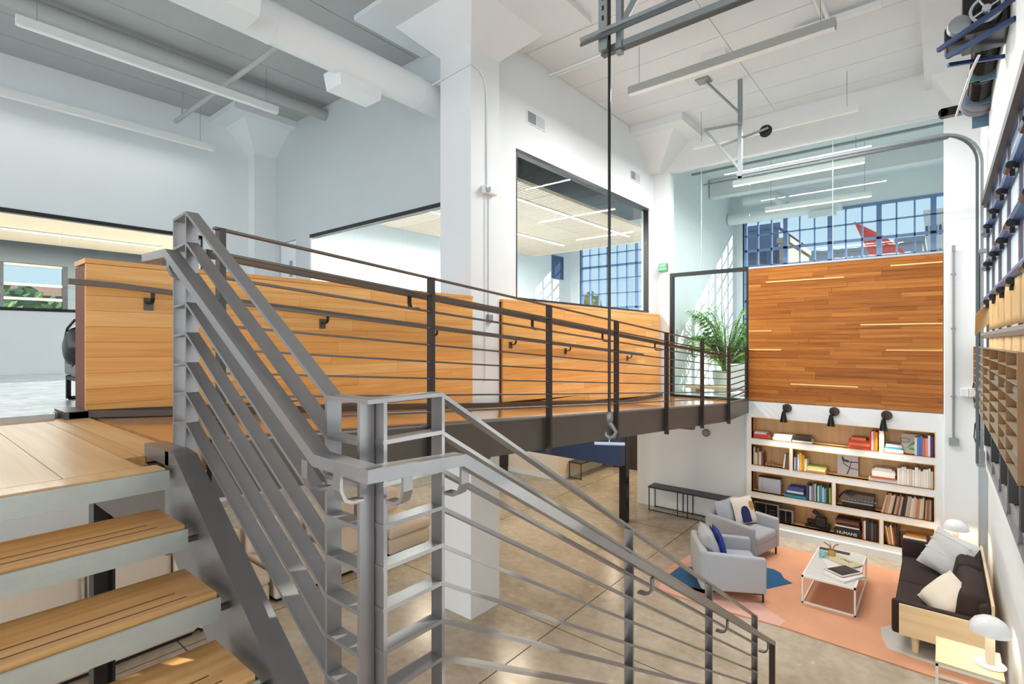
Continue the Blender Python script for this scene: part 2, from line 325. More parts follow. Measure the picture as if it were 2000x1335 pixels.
# conference room's south wall with a wide glazed opening and a door
S('wall_south_room', B().box(XL, -10.02, YS, YS + .15, -.47, ZC).box(-9.38, -8.87, YS, YS + .15, -.47, ZC).box(-10.02, -9.38, YS, YS + .15, 1.93, ZC).box(-8.87, XW - .15, YS, YS + .15, 1.95, ZC).box(-8.87, XW - .15, YS, YS + .15, -.47, .1), GREYW)
wd = S('window_2', B().box(-8.87, -5.05, YS - .01, YS + .1, 1.89, 1.95).box(-8.87, -5.05, YS - .01, YS + .1, .1, .14), BLACK)
box('jamb', (-8.87, -8.82, YS - .005, YS + .1, .14, 1.89), WHITE, wd)
for i in range(3): box('pane', (-8.82 + i * 1.256 + .004, -8.82 + (i + 1) * 1.256 - .004, YS + .04, YS + .05, .14, 1.89), GLASS, wd)
dr = S('door_1', B().box(-10.0, -9.40, YS + .03, YS + .08, -.47, 1.92), WHITE)
mk('door_handle', B().tube([(-9.5, YS + .03, .5), (-9.5, YS - .03, .5), (-9.62, YS - .03, .5)], .012), ZINC, dr)
box('door_sign', (-9.66, -9.56, YS + .018, YS + .03, 1.25, 1.55), mat('door_sign_grey', (150, 156, 160), .4), dr)
# far west wall with its window, and the room behind it
wz0, wz1, wy1 = .457, 1.93, 3.78
S('wall_west_far', B().box(XL - .15, XL, -6, YS, wz1, ZC).box(XL - .15, XL, -6, YS, -.47, wz0).box(XL - .15, XL, wy1, YS, wz0, wz1), WHITE)
S('baseboard_west', B().box(XL, XL + .015, -6, 4.6, -.47, -.36), WHITE)
wd = S('window_3', B().box(XL - .1, XL + .012, -6, wy1, wz1 - .06, wz1).box(XL - .1, XL + .012, -6, wy1, wz0, wz0 + .045).box(XL - .1, XL + .012, wy1 - .03, wy1, wz0, wz1), BLACK)
for i in range(8): box('pane', (XL - .06, XL - .05, -6 + i * 1.3 + .004, min(wy1 - .03, -6 + (i + 1) * 1.3) - .004, wz0 + .045, wz1 - .06), GLASS, wd)
S('wall_room_far', B().box(-16.2, -16, -6, 5, -.47, .62).box(-16.2, -16, -6, 5, 1.78, 3.2).box(-16.2, -16, 2.9, 5, .62, 1.78), mat('charcoal_wall', (84, 88, 90), .6))
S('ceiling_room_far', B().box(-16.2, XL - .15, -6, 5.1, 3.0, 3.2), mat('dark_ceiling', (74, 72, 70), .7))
S('wall_room_far_north', B().box(-16.2, XL - .15, 5.0, 5.2, -.47, 3.2), WHITE)
wd = S('window_4', B(), BLACK)
for y in (-1.4, -.3, .75, 1.75, 2.85): box('mullion', (-16.08, -16.0, y - .05, y + .05, .62, 1.78), BLACK, wd)
for z in (.66, .98, 1.3, 1.74): box('transom', (-16.07, -16.01, -1.45, 2.9, z - .03, z + .03), mat('taupe_frame', (150, 144, 134), .5), wd)
box('pane', (-16.05, -16.04, -1.45, 2.9, .65, 1.75), GLASS, wd)
cd = S('ceiling_cloud_far', B().box(-15.6, -11.2, -1.4, 4.5, 2.2, 2.28), mat('beech_slat_ceiling', (206, 184, 156), .5, noise=.12, nscale=9))
# the building's north wall: steel sash windows
S('wall_outer_north', B().box(-10.5, .6, 16, 16.2, 3.52, ZC).box(-10.5, .6, 16, 16.2, -1.3, -.9).box(-10.5, -9.95, 16, 16.2, -.9, 3.52).box(-4.9, -4.42, 16, 16.2, -.9, 3.52), WHITE)
S('wall_room_east', B().box(.55, .6, YN + .2, 16, -1.3, ZC), WHITE)
S('wall_conference_west', B().box(XL - .15, XL + .02, YS + .15, 16, -.47, ZC), WHITE)
SASH = mat('steel_sash_blue_haze', (112, 138, 182), .4, .2)  # blue-grey steel, with the backlit haze lightened into its colour
def sash(name, x0, x1):
    w = S(name, B().box(x0, x1, 15.98, 16.1, 3.46, 3.52).box(x0, x1, 15.98, 16.1, -.9, -.82), SASH)
    x, i = x0, 0
    while x <= x1 + .01:
        t = .055 if i % 3 == 0 else .018
        box('mullion', (x - t, x + t, 16.0, 16.08, -.82, 3.46), SASH, w)
        if x + .355 <= x1 + .01: box('pane', (x + .006, x + .349, 16.035, 16.04, -.82, 3.46), GLASS, w)
        x += .355; i += 1
    for j, z in enumerate((-.33, .17, .67, 1.17, 1.67, 2.17, 2.62, 3.05)):
        t = .035 if j in (6, 3) else .016
        box('transom', (x0, x1, 16.0, 16.07, z - t, z + t), SASH, w)
sash('window_5', -4.40, .56); sash('window_6', -9.93, -4.96)
# glass wall over the wood panel, door below its left end
wd = S('window_7', B().box(-4.26, .03, YN + .03, YN + .09, 3.42, 3.45), mat('frame_white', (214, 218, 218), .4))
xs = (-4.25, -3.64, -2.75, -1.42, .03)
for a, c, z in zip(xs, xs[1:], (1.39, 1.39, 1.375, 1.375)):
    box('pane', (a + .005, c - .005, YN + .05, YN + .062, z, 3.42), GLASS, wd)
for x in (-3.64, -1.42): box('joint', (x - .004, x + .004, YN + .048, YN + .064, 1.38, 3.42), mat('silicone_grey', (170, 180, 180), .4), wd)
dr = S('door_2', B().box(-4.26, -2.75, YN - .01, YN + .1, 1.32, 1.39).box(-4.26, -4.20, YN - .01, YN + .1, -1.1, 1.32).box(-2.79, -2.75, YN - .01, YN + .1, -1.1, 1.32).box(-4.2, -2.79, YN - .005, YN + .1, -1.1, -1.06), BLACK)
box('pane', (-4.2, -3.5, YN + .04, YN + .052, -1.06, 1.32), GLASS, dr); box('pane', (-3.494, -2.79, YN + .04, YN + .052, -1.06, 1.32), GLASS, dr)
mk('pull_handle', B().tube([(-4.1, YN - .03, -.2), (-4.1, YN - .03, .25)], .012), ZINC, dr)
# lower level, under the upper floor
S('wall_lower_north', B().box(-12, -7.33, 10.75, 10.95, FL, -.75).box(-7.53, -7.33, 10.95, 13, FL, -.75).box(-7.33, -5.0, 13, 13.2, FL, -.75).box(-5.04, -4.9, 10.58, 13, FL, -.75), mat('warm_white', (226, 216, 200), .6))
S('baseboard_lower', B().box(-12, -7.33, 10.735, 10.75, FL, FL + .12).box(-7.33, -7.315, 10.75, 13, FL, FL + .12).box(-7.33, -5.04, 12.985, 13, FL, FL + .12), WHITE)
S('door_3', B().box(-9.3, -8.95, 10.7, 10.755, FL, -1.2).box(-7.0, -6.2, 12.95, 13.0, FL, -1.2), mat('dark_doorway', (52, 44, 38), .5))
S('wall_lower_west', B().box(-16, -12, 10.75, 11, FL, -.75).box(-12.2, -12, -6, 10.75, FL, -.75), WHITE)
# wood-faced parapet beside the ramp (two runs, either side of the column)
S('wall_ramp_core', B().box(-4.74, -4.485, .9, 4.66, -.47, .52).box(-4.60, -4.485, 5.24, 10.19, -1.15, .52), PLANKE)
pw = S('wall_ramp', B().box(-4.484, -4.478, .9, 4.66, -.47, .5), PLANKW)
def zb(y): return deck(y) + .052
def boards(ya, yb, xf, nrow):
    z0 = -1.06; h = (.53 - z0) / nrow
    for i in range(nrow):
        a, c = z0 + i * h, z0 + (i + 1) * h; y = ya
        while y < yb - .01:
            w = rnd.uniform(.9, 2.3); e = min(y + w, yb)
            if yb - e < .3: e = yb
            P = []
            if c > zb(e) or c > zb(y):
                lo0, lo1 = max(a, min(c, zb(y))), max(a, min(c, zb(e)))
                P = [(y + .001, lo0 + .0008), (e - .001, lo1 + .0008), (e - .001, c - .0008), (y + .001, c - .0008)]
                if lo0 > c - .004:      # the slope of the ramp cuts the board's near end off
                    ys = [y + (e - y) * k / 20 for k in range(21) if zb(y + (e - y) * k / 20) < c - .004]
                    P = [(ys[0], c - .003), (e - .001, lo1 + .0008), (e - .001, c - .0008), (ys[0], c - .0008)] if ys and ys[0] < e - .05 else []
            if P: mk('plank', B().prism(P, 'x', xf - .03, xf - rnd.random() * .002), PLANKW, pw)
            y = e
boards(.9, 4.66, -4.45, 15); boards(5.24, 10.19, -4.45, 15)
box('cap', (-4.75, -4.448, .895, 4.665, .532, .565), PLANKW, pw); box('cap', (-4.61, -4.448, 5.235, 10.195, .532, .565), PLANKW, pw)
cb = S('trim_ramp_curb', B().prism([(.8, ZU + .003), (.9, ZU + .003)] + [(y, deck(y) + .002) for y in (2, 4, 6, 8, 8.62, 10.18)] + [(y, deck(y) + .05) for y in (10.18, 8.62, 8, 6, 4, 2, .9, .8)], 'x', -4.449, -4.38).box(-4.70, -4.38, .78, .9, ZU, ZU + .05), STEELD)
# ================================================================ STAIR, RAMP, RAILINGS
st = thing('staircase', (-1.2, .2, FL), 'open steel staircase with oak treads climbing from the lounge to the upper landing', 'staircase')
mk('stringer', B().prism([(-2.47, -.445), (-2.36, -.455), (-1.22, -1.215), (-1.22, -1.58), (-2.47, -.80)], 'y', .757, .838), STEEL, st)
box('landing_curb', (-2.728, -2.43, .757, .838, ZU, -.448), STEEL, st)
box('landing_beam', (-4.5, -2.47, .76, .83, -.88, ZU - .03), STEELD, st)
def tread(x, z, yl, yr, d=.285):
    t = box('tread', (x - d, x, yl, yr, z - .035, z), TREAD, st)
    for k in (.045, .10): box('grip_groove', (x - k - .003, x - k + .003, yl + .05, yr - .06 - k * .3, z - .002, z + .0006), mat('groove_dark', (92, 58, 30), .7), t)
    p = box('nosing_plate', (x + .012, x + .022, yl, yr + .004, z - .082, z - .012), GALV, st)
    box('tread_pan', (x - d + .02, x + .012, yl, yr, z - .075, z - .036), BLACK, st)
    mk('tread_bracket', B().box(x - .03, x - .005, yr, .757, z - .07, z - .055).box(x - .03, x - .005, yr, yr + .012, z - .07, z - .02), STEELD, st)
    return t
for x, z in ((-2.129, -.665), (-1.846, -.825), (-1.572, -.985)): tread(x, z, -.45, .715)
box('nosing_plate', (-2.388, -2.378, -6, .745, -.585, ZU - .006), GALV, st)
box('mid_landing', (-1.36, .2, -.5, .84, -1.21, -1.15), STEELD, st)
mk('stringer', B().prism([(.84, -1.19), (1.05, -1.19), (4.9, -3.44), (4.3, -3.44), (.84, -1.42)], 'x', -1.23, -1.15), STEEL, st)
for k in range(13):                                     # second flight, going down to the lounge beside the railing
    y, z = 1.14 + .272 * k, -1.31 - .163 * k
    box('tread', (-1.14, .1, y - .285, y, z - .035, z), TREAD, st)
mk('support_post', B().box(-4.18, -4.06, .86, .875, FL, -.62).box(-4.18, -4.06, .955, .97, FL, -.62).box(-4.127, -4.113, .875, .955, FL, -.62), BLACKG, st)
mk('support_post', B().box(-1.35, -1.25, .70, .8, FL, -1.42), STEELD, st)

rl = thing('stair_railing', (-1.4, .86, -1.2), 'grey steel flat-bar railing turning the corner of the stair, with handrail', 'railing')
YA, YB = .84, .89; XA, XB = -1.24, -1.19
for i in range(8):
    zn, za = .552 - .1285 * i, -.162 - .1165 * i
    t = .012
    a = -1.235 if i else -1.19
    mk('rail', B().strip([(-2.638, zn - .012), (-2.493, zn), (-1.398, za), (a, za)], t, 'y', YA, YB), STEEL, rl)
    mk('rail', B().strip([(.89, za), (1.11, za), (4.70, za - .597 * 3.59)], t, 'x', XA, XB), STEEL, rl)
for x, zt, zl in ((-2.638, .535, ZU), (-2.493, .552, -.47), (-1.398, -.164, -1.3), (-1.235, -.166, -1.3)): box('post', (x - .006, x + .006, YA + .001, YB - .001, zl, zt), STEEL, rl)
for y, zt, zl in ((.898, -.166, -1.3), (1.116, -.168, -1.3), (2.41, -.942, -2.1), (3.58, -1.64, -2.8), (4.70, -2.31, -3.4)): box('post', (XA + .001, XB - .001, y - .006, y + .006, zl, zt), STEEL, rl)
hr = mk('handrail', B().strip([(-2.76, .375), (-2.47, .366), (-1.32, -.322), (-1.07, -.327)], .034, 'y', .755, .805).strip([(.7552, -.327), (1.09, -.344), (4.79, -2.53)], .034, 'x', -1.12, -1.0705), STEEL, rl)
box('end_post', (-1.118, -1.073, 4.765, 4.787, -3.4, -2.52), STEELD, rl)
def jb(o, z, ax, at, sgn=1):
    P = [(0, 0), (0, -.05), (.012, -.078), (.035, -.09), (.072, -.09)]
    if ax == 'x': mk('bracket', B().strip([(o + u * sgn, z + v) for u, v in P], .009, 'x', at - .016, at + .016), STEEL, rl)
    else: mk('bracket', B().strip([(o - u, z + v) for u, v in P], .009, 'y', at - .016, at + .016), STEEL, rl)
for x, z in ((-2.493, .36), (-1.398, -.335), (-1.235, -.342)): jb(.778, z, 'x', x)
for y, z in ((.90, -.345), (1.116, -.37), (2.43, -1.16), (3.6, -1.85), (4.66, -2.47)): jb(-1.10, z, 'y', y)

rp = thing('ramp', (-3.5, 5.5, -1.2), 'timber-decked ramp on a brown steel beam sloping down to the glass door', 'ramp')
ft = lambda y: -.46 - .0685 * (y - 1.0)
fbm = lambda y: -.735 - .0700 * (y - 1.0)
ys = [.95, 2, 4, 6, 8, 8.62, 10.19]
mk('deck', B().prism([(y, deck(y)) for y in ys] + [(y, deck(y) - .09) for y in ys[::-1]], 'x', -4.378, -2.80).prism([(y, deck(y)) for y in ys[:-1]] + [(y, deck(y) - .09) for y in ys[-2::-1]], 'x', -2.80, -2.70), DECKW, rp)
fb = mk('edge_beam', B().prism([(1.0, ft(1.0)), (8.63, ft(8.63)), (8.63, fbm(8.63)), (1.0, fbm(1.0))], 'x', -2.70, -2.64).hexa([(-2.70, 8.63, fbm(8.63)), (-2.64, 8.63, fbm(8.63)), (-2.735, 10.2, -1.30), (-2.79, 10.2, -1.30), (-2.70, 8.63, ft(8.63)), (-2.64, 8.63, ft(8.63)), (-2.735, 10.2, -1.03), (-2.79, 10.2, -1.03)]), STEELD, rp)
mk('top_flange', B().prism([(1.0, ft(1.0)), (8.63, ft(8.63)), (8.63, ft(8.63) - .012), (1.0, ft(1.0) - .012)], 'x', -2.76, -2.632), STEEL, fb)
for y in (3.0, 5.25, 7.4): box('cross_beam', (-4.45, -2.72, y - .05, y + .05, -1.37 if y == 5.25 else deck(y) - .24, deck(y) - .09), DARKBLUE if y == 5.25 else STEELD, rp)
mk('edge_beam', B().prism([(1.0, ft(1.0) - .06), (10.1, -1.19), (10.1, -1.42), (1.0, fbm(1.0))], 'x', -4.44, -4.385), STEELD, rp)
box('support_post', (-4.76, -4.62, 9.03, 9.17, FL, -.76), BLACKG, rp)
rr = thing('ramp_railing', (-2.62, 5.5, -1.1), 'dark steel railing of thin bars along the open side of the ramp', 'railing')
tz = lambda y: .53 - .0807 * (y - 1.0)
for i in range(9):
    f = i / 8; z0 = tz(1.0) * (1 - f) + (ft(1.0) + .09) * f; z1 = tz(8.63) * (1 - f) + (ft(8.63) + .085) * f
    mk('rail', B().bar((-2.615, 1.0, z0), (-2.615, 8.63, z1), .036, .011).bar((-2.615, 8.63, z1), (-2.775, 10.2, z1 - .004), .036, .011), STEELD, rr)
for y in (1.03, 2.34, 3.69, 4.9, 6.19, 7.43, 8.63): box('post', (-2.64, -2.59, y - .014, y + .014, ft(y) - .32 if y > 1.2 else ft(y), tz(y) + .004), mat('post_bronze', (58, 50, 45), .4, .4), rr)
box('post', (-2.80, -2.75, 10.18, 10.208, -1.1, -.08), BLACK, rr)
mk('handrail', B().strip([(1.0, .425), (8.63, -.215), (9.1, -.235)], .036, 'x', -2.75, -2.705), STEELD, rr)
for y in (2.25, 3.6, 4.81, 6.1, 7.34, 8.55):
    z = .41 - .0839 * (y - 1.0)
    mk('bracket', B().strip([(-2.728, z), (-2.728, z - .05), (-2.715, z - .078), (-2.69, z - .085), (-2.64, z - .085)], .01, 'y', y - .014, y + .014), BLACK, rr)
wh = thing('wall_handrail', (-4.35, 5, 0), 'long steel handrail bracketed to the wood-boarded ramp wall', 'handrail')
mk('rail', B().strip([(.79, .392), (1.05, .386), (9.2, -.235)], .036, 'x', -4.38, -4.335), STEELD, wh)
for y in (1.26, 2.64, 3.99, 5.39, 6.71, 8.75):
    z = .365 - .0762 * (y - 1.05)
    bk = mk('bracket', B().strip([(-4.357, z), (-4.357, z - .035), (-4.37, z - .06), (-4.40, z - .07), (-4.445, z - .07)], .012, 'y', y - .012, y + .012), BLACK, wh)
    box('wall_plate', (-4.449, -4.442, y - .03, y + .03, z - .12, z - .03), STEELD, bk)

# ================================================================ CEILING SERVICES
def fixture(name, p, q, label, group=None, lit=0., cab=True, w=.07, h=.10, watts=0., hm=None):
    p, q = Vector(p), Vector(q); mid = (p + q) / 2; t = thing(name, mid, label, 'light', group); L = (q - p).length; ax = abs(q.x - p.x) > abs(q.y - p.y)
    bb = B(); c = ((p.x, q.x, p.y - w / 2, p.y + w / 2) if ax else (p.x - w / 2, p.x + w / 2, p.y, q.y))
    box('housing', c + (p.z, p.z + h), hm or mat('fixture_white', (228, 229, 228), .45), t)
    e = .012; cc = (c[0] + e, c[1] - e, c[2] + e, c[3] - e)
    box('lens', cc + (p.z - .012, p.z), mat('lens_lit', (255, 236, 214), .4, emit=lit) if lit else mat('lens_opal', (236, 237, 235), .35), t)
    if cab:
        for k in (.06, .94):
            r = p.lerp(q, k); mk('cable', B().tube([(r.x, r.y, p.z + h), (r.x, r.y, ZC - .01)], .004, 6), ZINC, t)
    if watts: lamp('tube', mid + Vector((0, 0, -.03)), (L, .06) if ax else (.06, L), watts, (1, .985, .965), t)
    return t
fixture('pendant_light', (-7.87, .98, 3.5), (-7.87, 3.92, 3.5), 'long white pendant light in front of the grey pipe', watts=6)
fixture('pendant_light', (-9.87, .2, 3.35), (-9.87, 3.77, 3.35), 'long white pendant light nearest the far left wall', watts=6)
fixture('ceiling_light', (-3.42, 6.79, 3.5), (-.905, 6.79, 3.5), 'long grey-sided linear light below the hall ceiling, nearer of two', w=.1, watts=112, hm=mat('fixture_grey', (162, 163, 160), .5))
fixture('ceiling_light', (-3.48, 9.42, 3.5), (-.96, 9.42, 3.5), 'thin white linear light just in front of the glass-topped north wall', w=.08, h=.08, watts=112)
fixture('room_light', (-3.31, 11.2, 3.2), (-1.05, 11.2, 3.2), 'lit linear light behind the glass, upper and nearer one', lit=5, watts=50)
fixture('room_light', (-3.13, 13.0, 3.0), (-1.1, 13.0, 3.0), 'lit linear light behind the glass, lower and farther one', lit=5, watts=50)
cl2 = thing('ceiling_cloud', (-7.2, 9.4, 2.6), 'pale slatted timber ceiling raft inside the glazed conference room', 'ceiling raft')
sl_ = wood('pale_slats', (186, 168, 148), (206, 190, 172), (222, 208, 192), 'x', .5, fine=.8)
for k in range(4):
    for j in range(3): box('slat_panel', (-9.6 + j * 1.44, -9.6 + (j + 1) * 1.44 - .012, 5.9 + k * 1.7, 5.9 + (k + 1) * 1.7 - .012, 2.6, 2.66), sl_, cl2)
bb = B()
for k in range(84): bb.box(-9.6, -5.28, 5.92 + k * .08, 5.92 + k * .08 + .012, 2.594, 2.6)
mk('slat_lines', bb, mat('slat_gap', (128, 112, 98), .7), cl2, kind='stuff')
for x, a, c, l in ((-5.9, 6.2, 11.7, 'lit light strip near the window in the conference ceiling raft'), (-7.8, 6.2, 11.7, 'lit light strip deeper in the conference ceiling raft')):
    fixture('light_strip', (x, a, 2.575), (x, c, 2.575), l, lit=6, cab=False, w=.06, h=.02, watts=420)
fixture('light_strip', (-13.9, -1, 2.17), (-13.9, 4.2, 2.17), 'lit light strip in the timber ceiling behind the far left window', lit=5, cab=False, w=.06, h=.025, watts=600)
S('ceiling_conference', B().box(XL, XW - .16, YS + .16, 15.9, ZC - .12, ZC - .01), mat('plenum_shade', (88, 92, 96), .7, noise=.3, nscale=2))  # unlit space above the raft: its shade is put into the colour
dk = thing('duct', (-5.37, 2, 3.3), 'big round white air duct running under the ceiling to the column', 'duct')
mk('tube', B().tube([(-5.37, -6, 3.3), (-5.37, YS, 3.3)], .2, 28), WHITE, dk, smooth=True)
for y in (.6, 2.6, 4.55): mk('seam', B().tube([(-5.37, y - .012, 3.3), (-5.37, y + .012, 3.3)], .2045, 28), WHITE, dk, smooth=True)
for x, y, z in ((-5.64, 3.42, 2.99), (-5.25, 1.75, 3.06)):
    mk('diffuser', B().hexa([(x - .03, y, z), (x + .28, y, z), (x + .28, y + .55, z), (x - .03, y + .55, z), (x, y - .06, z + .17), (x + .32, y - .06, z + .17), (x + .32, y + .55, z + .17), (x, y + .55, z + .17)]), WHITE, dk)
mk('pipe', B().tube([(-8.36, -6, 3.98), (-8.36, YS, 3.98)], .095, 18), CEILG, smooth=True, label='fat grey-white pipe hugging the ceiling left of the duct', cat='pipe')
mk('conduit_pipe', B().tube([(-9.99, 3.22, 3.72), (-6.45, 3.22, 3.72)], .035, 10).tube([(-9.7, 3.22, 3.72), (-9.7, 3.22, ZC)], .012, 6).tube([(-6.5, 3.22, 3.72), (-6.5, 3.22, ZC)], .012, 6), CEILG, smooth=True, label='thin pipe crossing above the left pendant lights', cat='pipe')
mk('sprinkler_pipe', B().tube([(XW + .05, 6.45, 4.02), (XE - .7, 6.45, 4.02)], .016, 8).tube([(XW + .05, 6.53, 4.02), (XE - .7, 6.53, 4.02)], .011, 8), WHITE, label='pair of thin white pipes along the hall ceiling beside the nearer light', cat='pipe')
mk('conduit', B().tube([(-1.1, 3.4, 4.06), (-1.1, 7.7, 4.06)], .022, 8).tube([(-1.16, 3.4, 4.06), (-1.16, 7.5, 4.06)], .016, 8).box(-1.5, -.55, 7.62, 7.72, 4.03, 4.09), WHITE, label='twin white conduits dropping across the ceiling past the long light', cat='conduit')
mk('ceiling_sprinkler', B().lathe([(.035, 4.12), (.03, 4.1), (.012, 4.09), (.012, 4.05), (.03, 4.04), (.03, 4.03)], (-1.5, 4.75, 0), 10), ZINC, label='small sprinkler head on the hall ceiling near its top edge', cat='sprinkler')
mk('ceiling_box', B().box(-2.7, -2.35, 7.6, 7.72, 4.06, 4.14), WHITE, label='small painted junction box on the hall ceiling above the door', cat='box')
mk('ceiling_sensor', B().rbox(-6.62, -6.38, 4.62, 4.8, 3.92, 4.06, .02), WHITE, label='small white sensor box under the ceiling beside the duct', cat='sensor')
def register(y0, y1, z0, z1, lab):
    r = thing('air_register', (XW, (y0 + y1) / 2, z0), lab, 'vent')
    box('frame', (XW, XW + .012, y0, y1, z0, z1), WHITE, r)
    mid = (y0 + y1) / 2
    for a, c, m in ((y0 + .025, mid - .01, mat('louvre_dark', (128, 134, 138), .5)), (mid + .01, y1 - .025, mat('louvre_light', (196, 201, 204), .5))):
        for k in range(9): box('louvre', (XW + .004, XW + .016, a, c, z0 + .02 + k * (z1 - z0 - .04) / 9, z0 + .02 + (k + .72) * (z1 - z0 - .04) / 9), m, r)
register(5.95, 6.41, 3.16, 3.36, 'white air register high on the wall, nearer the column')
register(9.2, 9.63, 3.13, 3.32, 'white air register high on the wall, near the far corner')
ec = thing('security_camera', (-4.5, 4.93, 1.9), 'white emergency light unit with round lens on the column', 'emergency light')
mk('body', B().rbox(-4.5, -4.42, 4.86, 5.1, 1.88, 1.98, .02), WHITE, ec); mk('lens', B().lathe([(.035, 0), (.045, .03), (.02, .035)], (-4.43, 4.90, 1.93), 14, 'x'), mat('lens_grey', (150, 156, 158), .2), ec)
mk('conduit', B().tube([(-5.4, 4.66, 3.37), (-4.49, 4.665, 3.44), (-4.485, 4.70, 3.44)], .011, 8).tube([(-4.488, 4.70, 3.44), (-4.488, 4.82, 3.42), (-4.488, 4.92, 3.34), (-4.488, 4.96, 3.2), (-4.488, 4.965, 1.98)], .011, 8), WHITE, label='thin white conduit arching down the column to the camera', cat='conduit')
ol = thing('outlet_conduit', (-4.49, 5.0, .25), 'pair of thin conduits dropping down the column to an outlet', 'conduit')
mk('tubes', B().tube([(-4.49, 4.93, 1.88), (-4.49, 4.93, -.5)], .006, 6).tube([(-4.49, 5.0, 1.88), (-4.49, 5.0, .34)], .008, 6), WHITE, ol); box('outlet_box', (-4.5, -4.46, 4.97, 5.05, .25, .35), ZINC, ol)
ex = thing('exit_sign', (-4.40, YN - .05, 1.42), 'small green illuminated exit sign on the corner wall', 'sign')
mk('box', B().box(-4.47, -4.30, YN - .06, YN - .01, 1.44, 1.60), mat('sign_frame_brown', (120, 100, 92), .4), ex); box('face', (-4.46, -4.31, YN - .066, YN - .06, 1.45, 1.59), mat('sign_green', (10, 160, 84), .4, emit=.5), ex)
text('lettering', 'EXIT', .07, (-4.385, YN - .068, 1.555), (math.pi / 2, 0, 0), mat('sign_white', (226, 246, 232), .5), ex); text('lettering', 'ROUTE', .05, (-4.385, YN - .068, 1.485), (math.pi / 2, 0, 0), mat('sign_white', (226, 246, 232), .5), ex)
sb = thing('wall_sconce', (-3.56, 10.36, -1.85), 'small half-round wall sconce under the end of the ramp', 'sconce')
mk('shade', B().lathe([(.05, 0), (.075, .02), (.075, .05)], (-3.56, 10.3, -1.78), 18, 'y'), mat('brass_grey', (140, 126, 106), .35, .4), sb); mk('backplate', B().lathe([(.09, 0), (.09, .02)], (-3.56, 10.355, -1.76), 20, 'y'), WHITE, sb)

# ================================================================ OVERHEAD DOOR, ITS TRACKS, AND THE RACK ON IT
gd = thing('overhead_door', (XE, 4.6, -1.55), 'sectional glazed overhead door with blue-grey aluminium frame along the right wall', 'garage door')
yy = [8.8, 7.93, 7.06, 6.19, 5.32, 4.3, 2.7, 1.8, .9, .45]; zz = [1.72, 1.34, .92, .50, .08, -.34, -.76, -1.18, -1.5]
for z in zz:
    if -1.3 < z < 1.6: mk('strut', B().strip([(XE - .005, z + .035), (XE - .04, z + .03), (XE - .048, z), (XE - .04, z - .03), (XE - .005, z - .035)], .006, 'y', .45, 8.82), BLUEM if z > .2 else mat('strut_grey', (150, 152, 152), .4, .5), gd)
    box('rail', (XE + .0, XE + .05, .45, 8.8, z - .03, z + .03), BLUEM if z > .2 else mat('strut_grey', (150, 152, 152), .4, .5), gd)
for y in yy: box('stile', (XE + .0, XE + .05, y - .03, y + .03, -1.5, 1.72), mat('stile_mauve', (112, 106, 118), .4, .4), gd)
for a, c in zip(yy[1:], yy):
    for z1, z0 in zip(zz, zz[1:]):
        box('pane', (XE + .02, XE + .026, a + .03, c - .03, z0 + .03, z1 - .03), GLASS if (2.6 < a < 4.2 and z1 > .6) else FROST, gd)  # unseen panes made clear so sun streaks reach the stair railing
for y in yy[1:6]:
    for z in zz[1:4]: mk('hinge', B().box(XE - .07, XE, y - .06, y + .06, z - .075, z - .035).box(XE - .05, XE - .02, y - .015, y + .015, z - .12, z - .03).lathe([(.03, -.1), (.03, .1)], (XE - .05, y, z - .055), 8, 'y'), BLACKG, gd)
mk('top_seal', B().box(XE - .055, XE, .45, 8.84, 1.68, 1.76), mat('brown_seal', (58, 42, 38), .5), gd)
for z in zz[1:5]: mk('roller', B().lathe([(.02, 0), (.035, .01), (.035, .03), (.02, .04)], (XE - .06, 8.62, z), 12, 'x').tube([(XE - .04, 8.8, z), (XE - .04, 8.6, z)], .012, 8), ZINC, gd)
def track(yb, x_end, zt, label, vert=True):
    t = thing('door_track', (-.8, yb, zt), label, 'track')
    R = .42; P = []
    if vert: P += [(XE - .05, -1.5), (XE - .05, zt - R)] + [(XE - .05 - R + R * math.cos(a), zt - R + R * math.sin(a)) for a in [k * math.pi / 16 for k in range(1, 8)]]
    P += [(XE - .05 - R, zt), (x_end, zt)]
    mk('channel', B().strip(P, .03, 'y', yb - .035, yb + .03), ZINC, t)
    mk('lip', B().strip([(x, z - .045) if x < XE - .06 - R * .6 else (x - .045, z) for x, z in P], .03, 'y', yb - .03, yb - .02), mat('track_dark', (96, 104, 106), .4, .6), t)
    return t
tk = track(8.66, -2.5, 2.64, 'galvanised overhead door track curving up and across in front of the glass')
mk('hanger', B().box(-2.48, -2.42, 8.63, 8.69, 2.58, ZC).bar((-2.45, 8.66, 2.72), (-2.95, 8.5, 3.42), .04, .04).bar((-2.95, 8.5, 3.42), (-2.4, 8.6, 3.42), .04, .03).bar((-2.75, 8.56, 3.12), (-2.1, 8.9, 3.36), .035, .03), ZINC, tk)
mk('hanger', B().bar((-2.45, 8.66, 3.6), (-2.9, 8.3, ZC), .03, .03).box(-3.0, -2.8, 8.2, 8.4, ZC - .04, ZC - .012), ZINC, tk)
mk('bumper', B().lathe([(.0, -.02), (.09, -.015), (.1, 0), (.09, .02)], (-2.15, 8.95, 3.34), 16, 'y'), BLACKG, tk)
for z in (.3, -.6, 1.1): box('clip', (XE - .09, XE - .01, 8.6, 8.75, z, z + .04), ZINC, tk)
tk2 = track(3.94, -2.44, 2.64, 'nearer galvanised door track hung below the ceiling at the top', vert=False)
mk('channel', B().strip([(XE - .2, 2.53), (-2.28, 2.53)], .06, 'y', 4.02, 4.05), ZINC, tk2)
mk('lip', B().strip([(XE - .2, 2.485), (-2.28, 2.485)], .012, 'y', 3.99, 4.05), mat('track_dark', (96, 104, 106), .4, .6), tk2)
